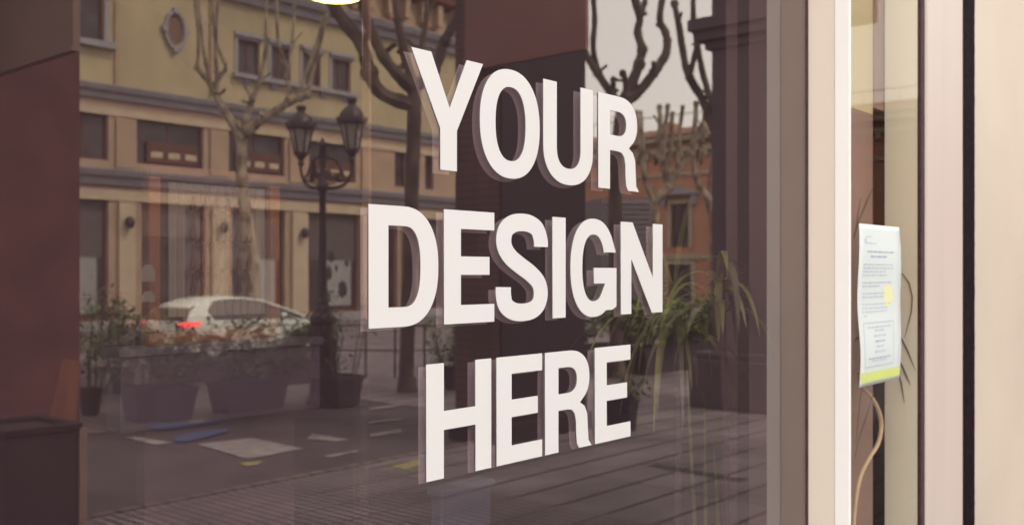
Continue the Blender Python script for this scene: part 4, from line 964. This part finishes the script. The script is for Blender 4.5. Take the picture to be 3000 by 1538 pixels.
for i in range(n_): fs += [(i * 4, i * 4 + 4, i * 4 + 5, i * 4 + 1), (i * 4 + 2, i * 4 + 6, i * 4 + 7, i * 4 + 3)]
b.add(vs, fs); b.build('lace_panel', LACE, fl, True)
# scrollwork: rows of teardrops and arches
b = MB(); xs_ = [ip(px, 600, yh)[0] for px in (546, 581, 613, 648, 680, 711)]; zz = [ip(600, p, yh)[2] for p in (578, 622, 628, 708, 716, 792, 800, 860)]
zz = [z for z in zz]
for x in xs_:
    for za, zb_ in ((zz[0], zz[1]), (zz[2], zz[3]), (zz[4], zz[5]), (zz[6], zz[7])):
        b.tube([(x, yh - .045, za), (x + .002, yh - .045, za * .6 + zb_ * .4), (x, yh - .045, zb_ + .02), (x, yh - .045, zb_)], [.004, .0065, .012, .009], 6, 4)
for i in range(len(xs_) - 1):
    for z in (zz[2], zz[4], zz[6]):
        xm = (xs_[i] + xs_[i + 1]) / 2; q = xs_[i + 1] - xs_[i]
        b.tube([(xs_[i], yh - .045, z - .02), (xs_[i] + q * .2, yh - .045, z), (xm, yh - .045, z + .012), (xs_[i + 1] - q * .2, yh - .045, z), (xs_[i + 1], yh - .045, z - .02)], .006, 6, 4)
b.build('scrollwork', SCROLL, fl, True)
# white ornament hanging at the frame's left
xo = ip(433, 800, yh - .1)[0]; zo = ip(433, 800, yh - .1)[2]
orn = thing('hanging_tag', 'small pale tags hanging in front of the orange frame', 'tag', (xo, yh - .1, zo - .2), mirror=False)
b = MB()
for za, zb_ in ((775, 825), (852, 885)):
    z1_, z0_ = ip(433, za, yh - .1)[2], ip(433, zb_, yh - .1)[2]; w2 = .025
    b.prism([(xo - w2, z0_), (xo + w2, z0_), (xo + w2, z1_ - .02), (xo + w2 * .5, z1_), (xo - w2 * .5, z1_), (xo - w2, z1_ - .02)], 'y', yh - .104, yh - .1)
b.build('tag_card', LACE, orn)
b = MB(); b.tube([(xo, yh - .1, ip(433, 500, yh)[2]), (xo, yh - .1, ip(433, 880, yh)[2])], .0015, 5, 1); b.build('cord', TWIG, orn)
# grey cabinet below
yc_ = 1.75
ca = thing('display_cabinet', 'low grey display cabinet below the framed lace panel', 'cabinet', (ip(355, 1200, yc_)[0], yc_, 0), mirror=False)
cx0, cx1 = ip(353, 1020, yc_)[0], ip(938, 1010, yc_)[0]; cz1 = ip(353, 1022, yc_)[2]; cz0 = ip(353, 1270, yc_)[2]
b = MB(); b.box(cx0, cx1, yc_, yc_ + .10, cz0, cz1 - .03); b.build('body', CAB, ca, bevel=.004)
b = MB(); b.box(cx0 - .01, cx1 + .01, yc_ - .01, yc_ + .11, cz1 - .03, cz1); b.build('top', CAB, ca, bevel=.004)
b = MB(); b.box(cx0 + .1, cx1 - .1, yc_ + .03, yc_ + .09, .02, cz0 - .001); b.build('plinth', INTF, ca)
# second pale block and blue stool
yq = 1.1; q0 = ip(1295, 1460, yq); q1 = ip(1440, 1430, yq)
st = thing('blue_box', 'blue grey box standing below the lettering on the shop floor', 'box', (q0[0], yq, 0), mirror=False)
b = MB(); b.box(q0[0], q1[0], yq, yq + .06, .02, q0[2]); b.build('body', CABB, st, bevel=.01)
b = MB(); b.box(q0[0] - .01, q1[0] + .01, yq - .01, yq + .07, q0[2] + .001, q0[2] + .03); b.build('lid', CABB, st, bevel=.008)
# slim posts
yp = .9
p0 = ip(1056, 800, yp)[0]; p1 = ip(1080, 800, yp)[0]; zz = ip(1068, 955, yp)[2]
po = thing('slim_post', 'slim upright post inside the window left of the word HERE', 'post', (p0, yp, 0), mirror=False)
b = MB(); b.box(p0, p1, yp, yp + .03, .02, zz); b.build('lower_post', POSTM, po, bevel=.002)
b = MB(); q = ip(1080, 800, yp)[0]; b.box(q, q + .012, yp, yp + .03, zz + .001, 3.98); b.build('upper_post', POSTL, po, bevel=.002)
# tall interior partition at the right end of the pane (seen behind the palm)
yw = .55
px_ = ip(2160, 800, yw)[0]; px2 = ip(2238, 800, yw)[0]
pr = thing('partition_post', 'tall dun partition post inside the window behind the palm', 'post', (px_, yw, 0), mirror=False)
b = MB(); b.box(px_, px2, yw, yw + .05, .02, 3.98); b.build('panel', mat('dun painted partition', (.20, .155, .145), .8, .08, 2), pr)
b = MB(); b.box(px2 + .001, px2 + .03, yw - .01, yw + .06, .02, 3.98); b.build('edge', POSTM, pr)
# pendant lamp
pl = ip(978, -14, 1.2)
pn = thing('pendant_lamp', 'glowing round pendant lamp with a lime rim near the ceiling', 'lamp', (pl[0], pl[1], pl[2]), mirror=False)
b = MB(); b.lathe(pl, [(.02, .10), (.07, .06), (.080, .01), (.079, 0), (.002, -.001)][::-1], 24); b.build('shade', PEND, pn, True)
b = MB(); b.lathe(pl, [(.081, -.006), (.087, -.006), (.087, .012), (.081, .012)], 24); b.build('rim', PENDR, pn, True)
b = MB(); b.tube([(pl[0], pl[1], pl[2] + .1), (pl[0], pl[1], 3.99)], .004, 6, 1); b.build('cord', IRON, pn)
ld = bpy.data.lights.new('pendant_bulb', 'POINT'); ld.energy = 5; ld.color = (1, .8, .62); ld.shadow_soft_size = .08
lo = bpy.data.objects.new('pendant_bulb', ld); col.objects.link(lo); lo.location = (0, 0, -.12); lo.parent = pn['obj']

# strap-leaf plants
def strap(b, base, az, el, L_, droop, wd, n_=14):
    d = Vector((math.cos(az) * math.cos(el), math.sin(az) * math.cos(el), math.sin(el))); side = Vector((-math.sin(az), math.cos(az), 0))
    p = Vector(base); rows = []
    for i in range(n_ + 1):
        u = i / n_; wv = wd * (math.sin(math.pi * min(1, .12 + u * .88)) ** .6) * (1 - u * .35) if i < n_ else .0005
        up_ = side.cross(d).normalized(); rows.append((p - side * wv, p - up_ * wv * .25, p + side * wv)); p = p + d * (L_ / n_)
        if p.y < .035: p.y = .035 + .3 * (.035 - p.y) * 0; d.y = abs(d.y) * .3
        d = (d + Vector((0, 0, -1)) * droop / n_ * (1 + u)).normalized()
    vs = [q for r_ in rows for q in r_]; fs = []
    for i in range(n_):
        for k in range(2): fs.append((i * 3 + k, i * 3 + k + 1, (i + 1) * 3 + k + 1, (i + 1) * 3 + k))
    b.add(vs, fs)
random.seed(21)
def dracaena(label, px, py_crown, y, n_leaf, Lr, lean=(0, 0)):
    c0 = ip(px, py_crown, y)
    r = thing('strap_leaf_plant', label, 'plant', (c0[0] + lean[0], c0[1], 0.02), 'potted strap leaf plants inside the window', mirror=False)
    b = MB(); b.lathe((c0[0] + lean[0], c0[1], .02), [(.11, 0), (.15, .28), (.16, .28), (.16, .31), (.13, .31), (.12, .26)], 18); b.build('pot', POT, r, True)
    b = MB(); b.tube([(c0[0] + lean[0], c0[1], .25), (c0[0] + lean[0] * .9, c0[1] + .02, .6), (c0[0] + lean[0] * .3, c0[1] - .01, c0[2] * .75), c0], [.016, .013, .012, .010], 8, 5, .06); b.build('stem', mat('dusky plant stem', (.06, .042, .036), .85, .2, 12), r, True)
    b = MB(); b2 = MB()
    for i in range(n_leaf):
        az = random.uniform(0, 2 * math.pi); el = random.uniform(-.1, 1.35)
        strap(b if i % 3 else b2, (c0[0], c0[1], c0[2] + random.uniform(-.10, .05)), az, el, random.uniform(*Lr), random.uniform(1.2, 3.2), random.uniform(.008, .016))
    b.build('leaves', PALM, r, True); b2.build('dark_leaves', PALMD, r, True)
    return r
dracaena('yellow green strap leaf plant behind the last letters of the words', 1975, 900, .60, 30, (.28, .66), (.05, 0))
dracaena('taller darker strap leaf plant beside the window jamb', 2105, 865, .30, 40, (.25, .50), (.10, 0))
# low blades rising from below at the right
r = thing('grass_plant', 'thin upright grassy blades low behind the pane beside the jamb', 'plant', (ip(2100, 1500, .5)[0], .5, .02), mirror=False)
b = MB(); b2 = MB(); c0 = ip(2080, 1500, .45); b2.lathe((c0[0], c0[1], .02), [(.1, 0), (.14, .5), (.15, .5), (.15, .54), (.12, .54)], 16); b2.build('pot', POT, r, True)
for i in range(6): strap(b, (c0[0] + random.uniform(-.08, .08), c0[1] + random.uniform(-.06, .06), .5), random.uniform(0, 6.28), random.uniform(.9, 1.5), random.uniform(.8, 1.35), random.uniform(.2, 1.2), .008)
b.build('leaves', PALM, r, True)

# behind the narrow door pane
def dX(px, y): return pt(px, 800, tY(px, D + y))[0]
r = thing('dark_post', 'black post behind the door pane beside the sage grey reveal', 'post', (dX(2560, -.0), -.0, 0.02), mirror=False)
zt_ = pt(2575, 322, tY(2575, D))[2]
b = MB(); b.box(dX(2561, .0), X2 + .05, .0, .004, .03, zt_); b.build('shaft', DKPOST, r)
b = MB(); b.box(dX(2561, .0), X2 + .05, .0, .004, zt_ + .001, 3.97); b.build('upper_shaft', BRNP, r)
r = thing('reflection_screen', 'added screen behind the notice, tan top painted as a reflection, lower half dusky brown', 'screen', (dX(2500, -.02), -.02, 0.02), mirror=False)
zt2 = pt(2530, 330, tY(2530, D + .01))[2]
b = MB(); b.box(GX1 + .0125, dX(2570, .01), .005, .035, .03, zt2); b.build('lower_panel', BRNP, r)
b = MB(); b.box(GX1 + .0125, dX(2570, .01), .005, .035, zt2 + .001, 3.97); b.build('reflected_top', TANREFL, r)  # tan painted in for the yellow building's reflection in the door glass
# vine and blades right behind the door glass
r = thing('climbing_vine', 'pale twisting vine with thin drooping blades behind the paper notice', 'vine', (dX(2510, -.09), -.09, .5), mirror=False)
V = [ip(px, py, -.06) for px, py in ((2500, 1560), (2506, 1480), (2520, 1400), (2545, 1345), (2572, 1300), (2582, 1250), (2575, 1205), (2555, 1165), (2530, 1135), (2515, 1090))]
b = MB(); b.tube(V, [.006, .006, .0065, .007, .0075, .0075, .007, .0065, .006, .005], 8, 5, .06); b.build('stem', STEM, r, True)
b = MB()
def blade(pts, wd, side=False):
    P = [Vector(pt(px, py, tX(px, X2 - .006))) if side else Vector(ip(px, py, -.10)) for px, py in pts]; n_ = len(P); vs = []; fs = []
    for i, p in enumerate(P):
        t_ = (P[min(i + 1, n_ - 1)] - P[max(i - 1, 0)]).normalized(); s_ = t_.cross(Vector((1, 0, 0)) if side else Vector((0, 1, 0))).normalized(); wv = wd * math.sin(math.pi * (.1 + .85 * i / (n_ - 1)))
        vs += [p - s_ * wv, p + s_ * wv, p + s_ * wv + Vector((.0005, .001, 0)), p - s_ * wv + Vector((.0005, .001, 0))]
    for i in range(n_ - 1):
        for k in range(4): fs.append((i * 4 + k, i * 4 + (k + 1) % 4, (i + 1) * 4 + (k + 1) % 4, (i + 1) * 4 + k))
    b.add(vs, fs)
blade([(2625, 795), (2645, 803), (2664, 830), (2673, 870), (2670, 915), (2658, 960), (2650, 990)], .0022, True)
blade([(2622, 965), (2640, 990), (2660, 1030), (2682, 1085)], .0035, True); blade([(2625, 1040), (2642, 1070), (2655, 1100), (2668, 1128)], .0035, True); blade([(2630, 1085), (2640, 1120), (2650, 1180)], .003, True)
blade([(2500, 700), (2515, 650), (2540, 590), (2560, 545)], .006); blade([(2505, 690), (2512, 640), (2522, 580)], .005); blade([(2505, 1340), (2515, 1290), (2535, 1230), (2560, 1150)], .006); blade([(2508, 1300), (2514, 1240), (2520, 1170), (2530, 1120)], .005); blade([(2502, 1000), (2512, 990), (2522, 985)], .004)
b.build('leaves', PALMD, r)
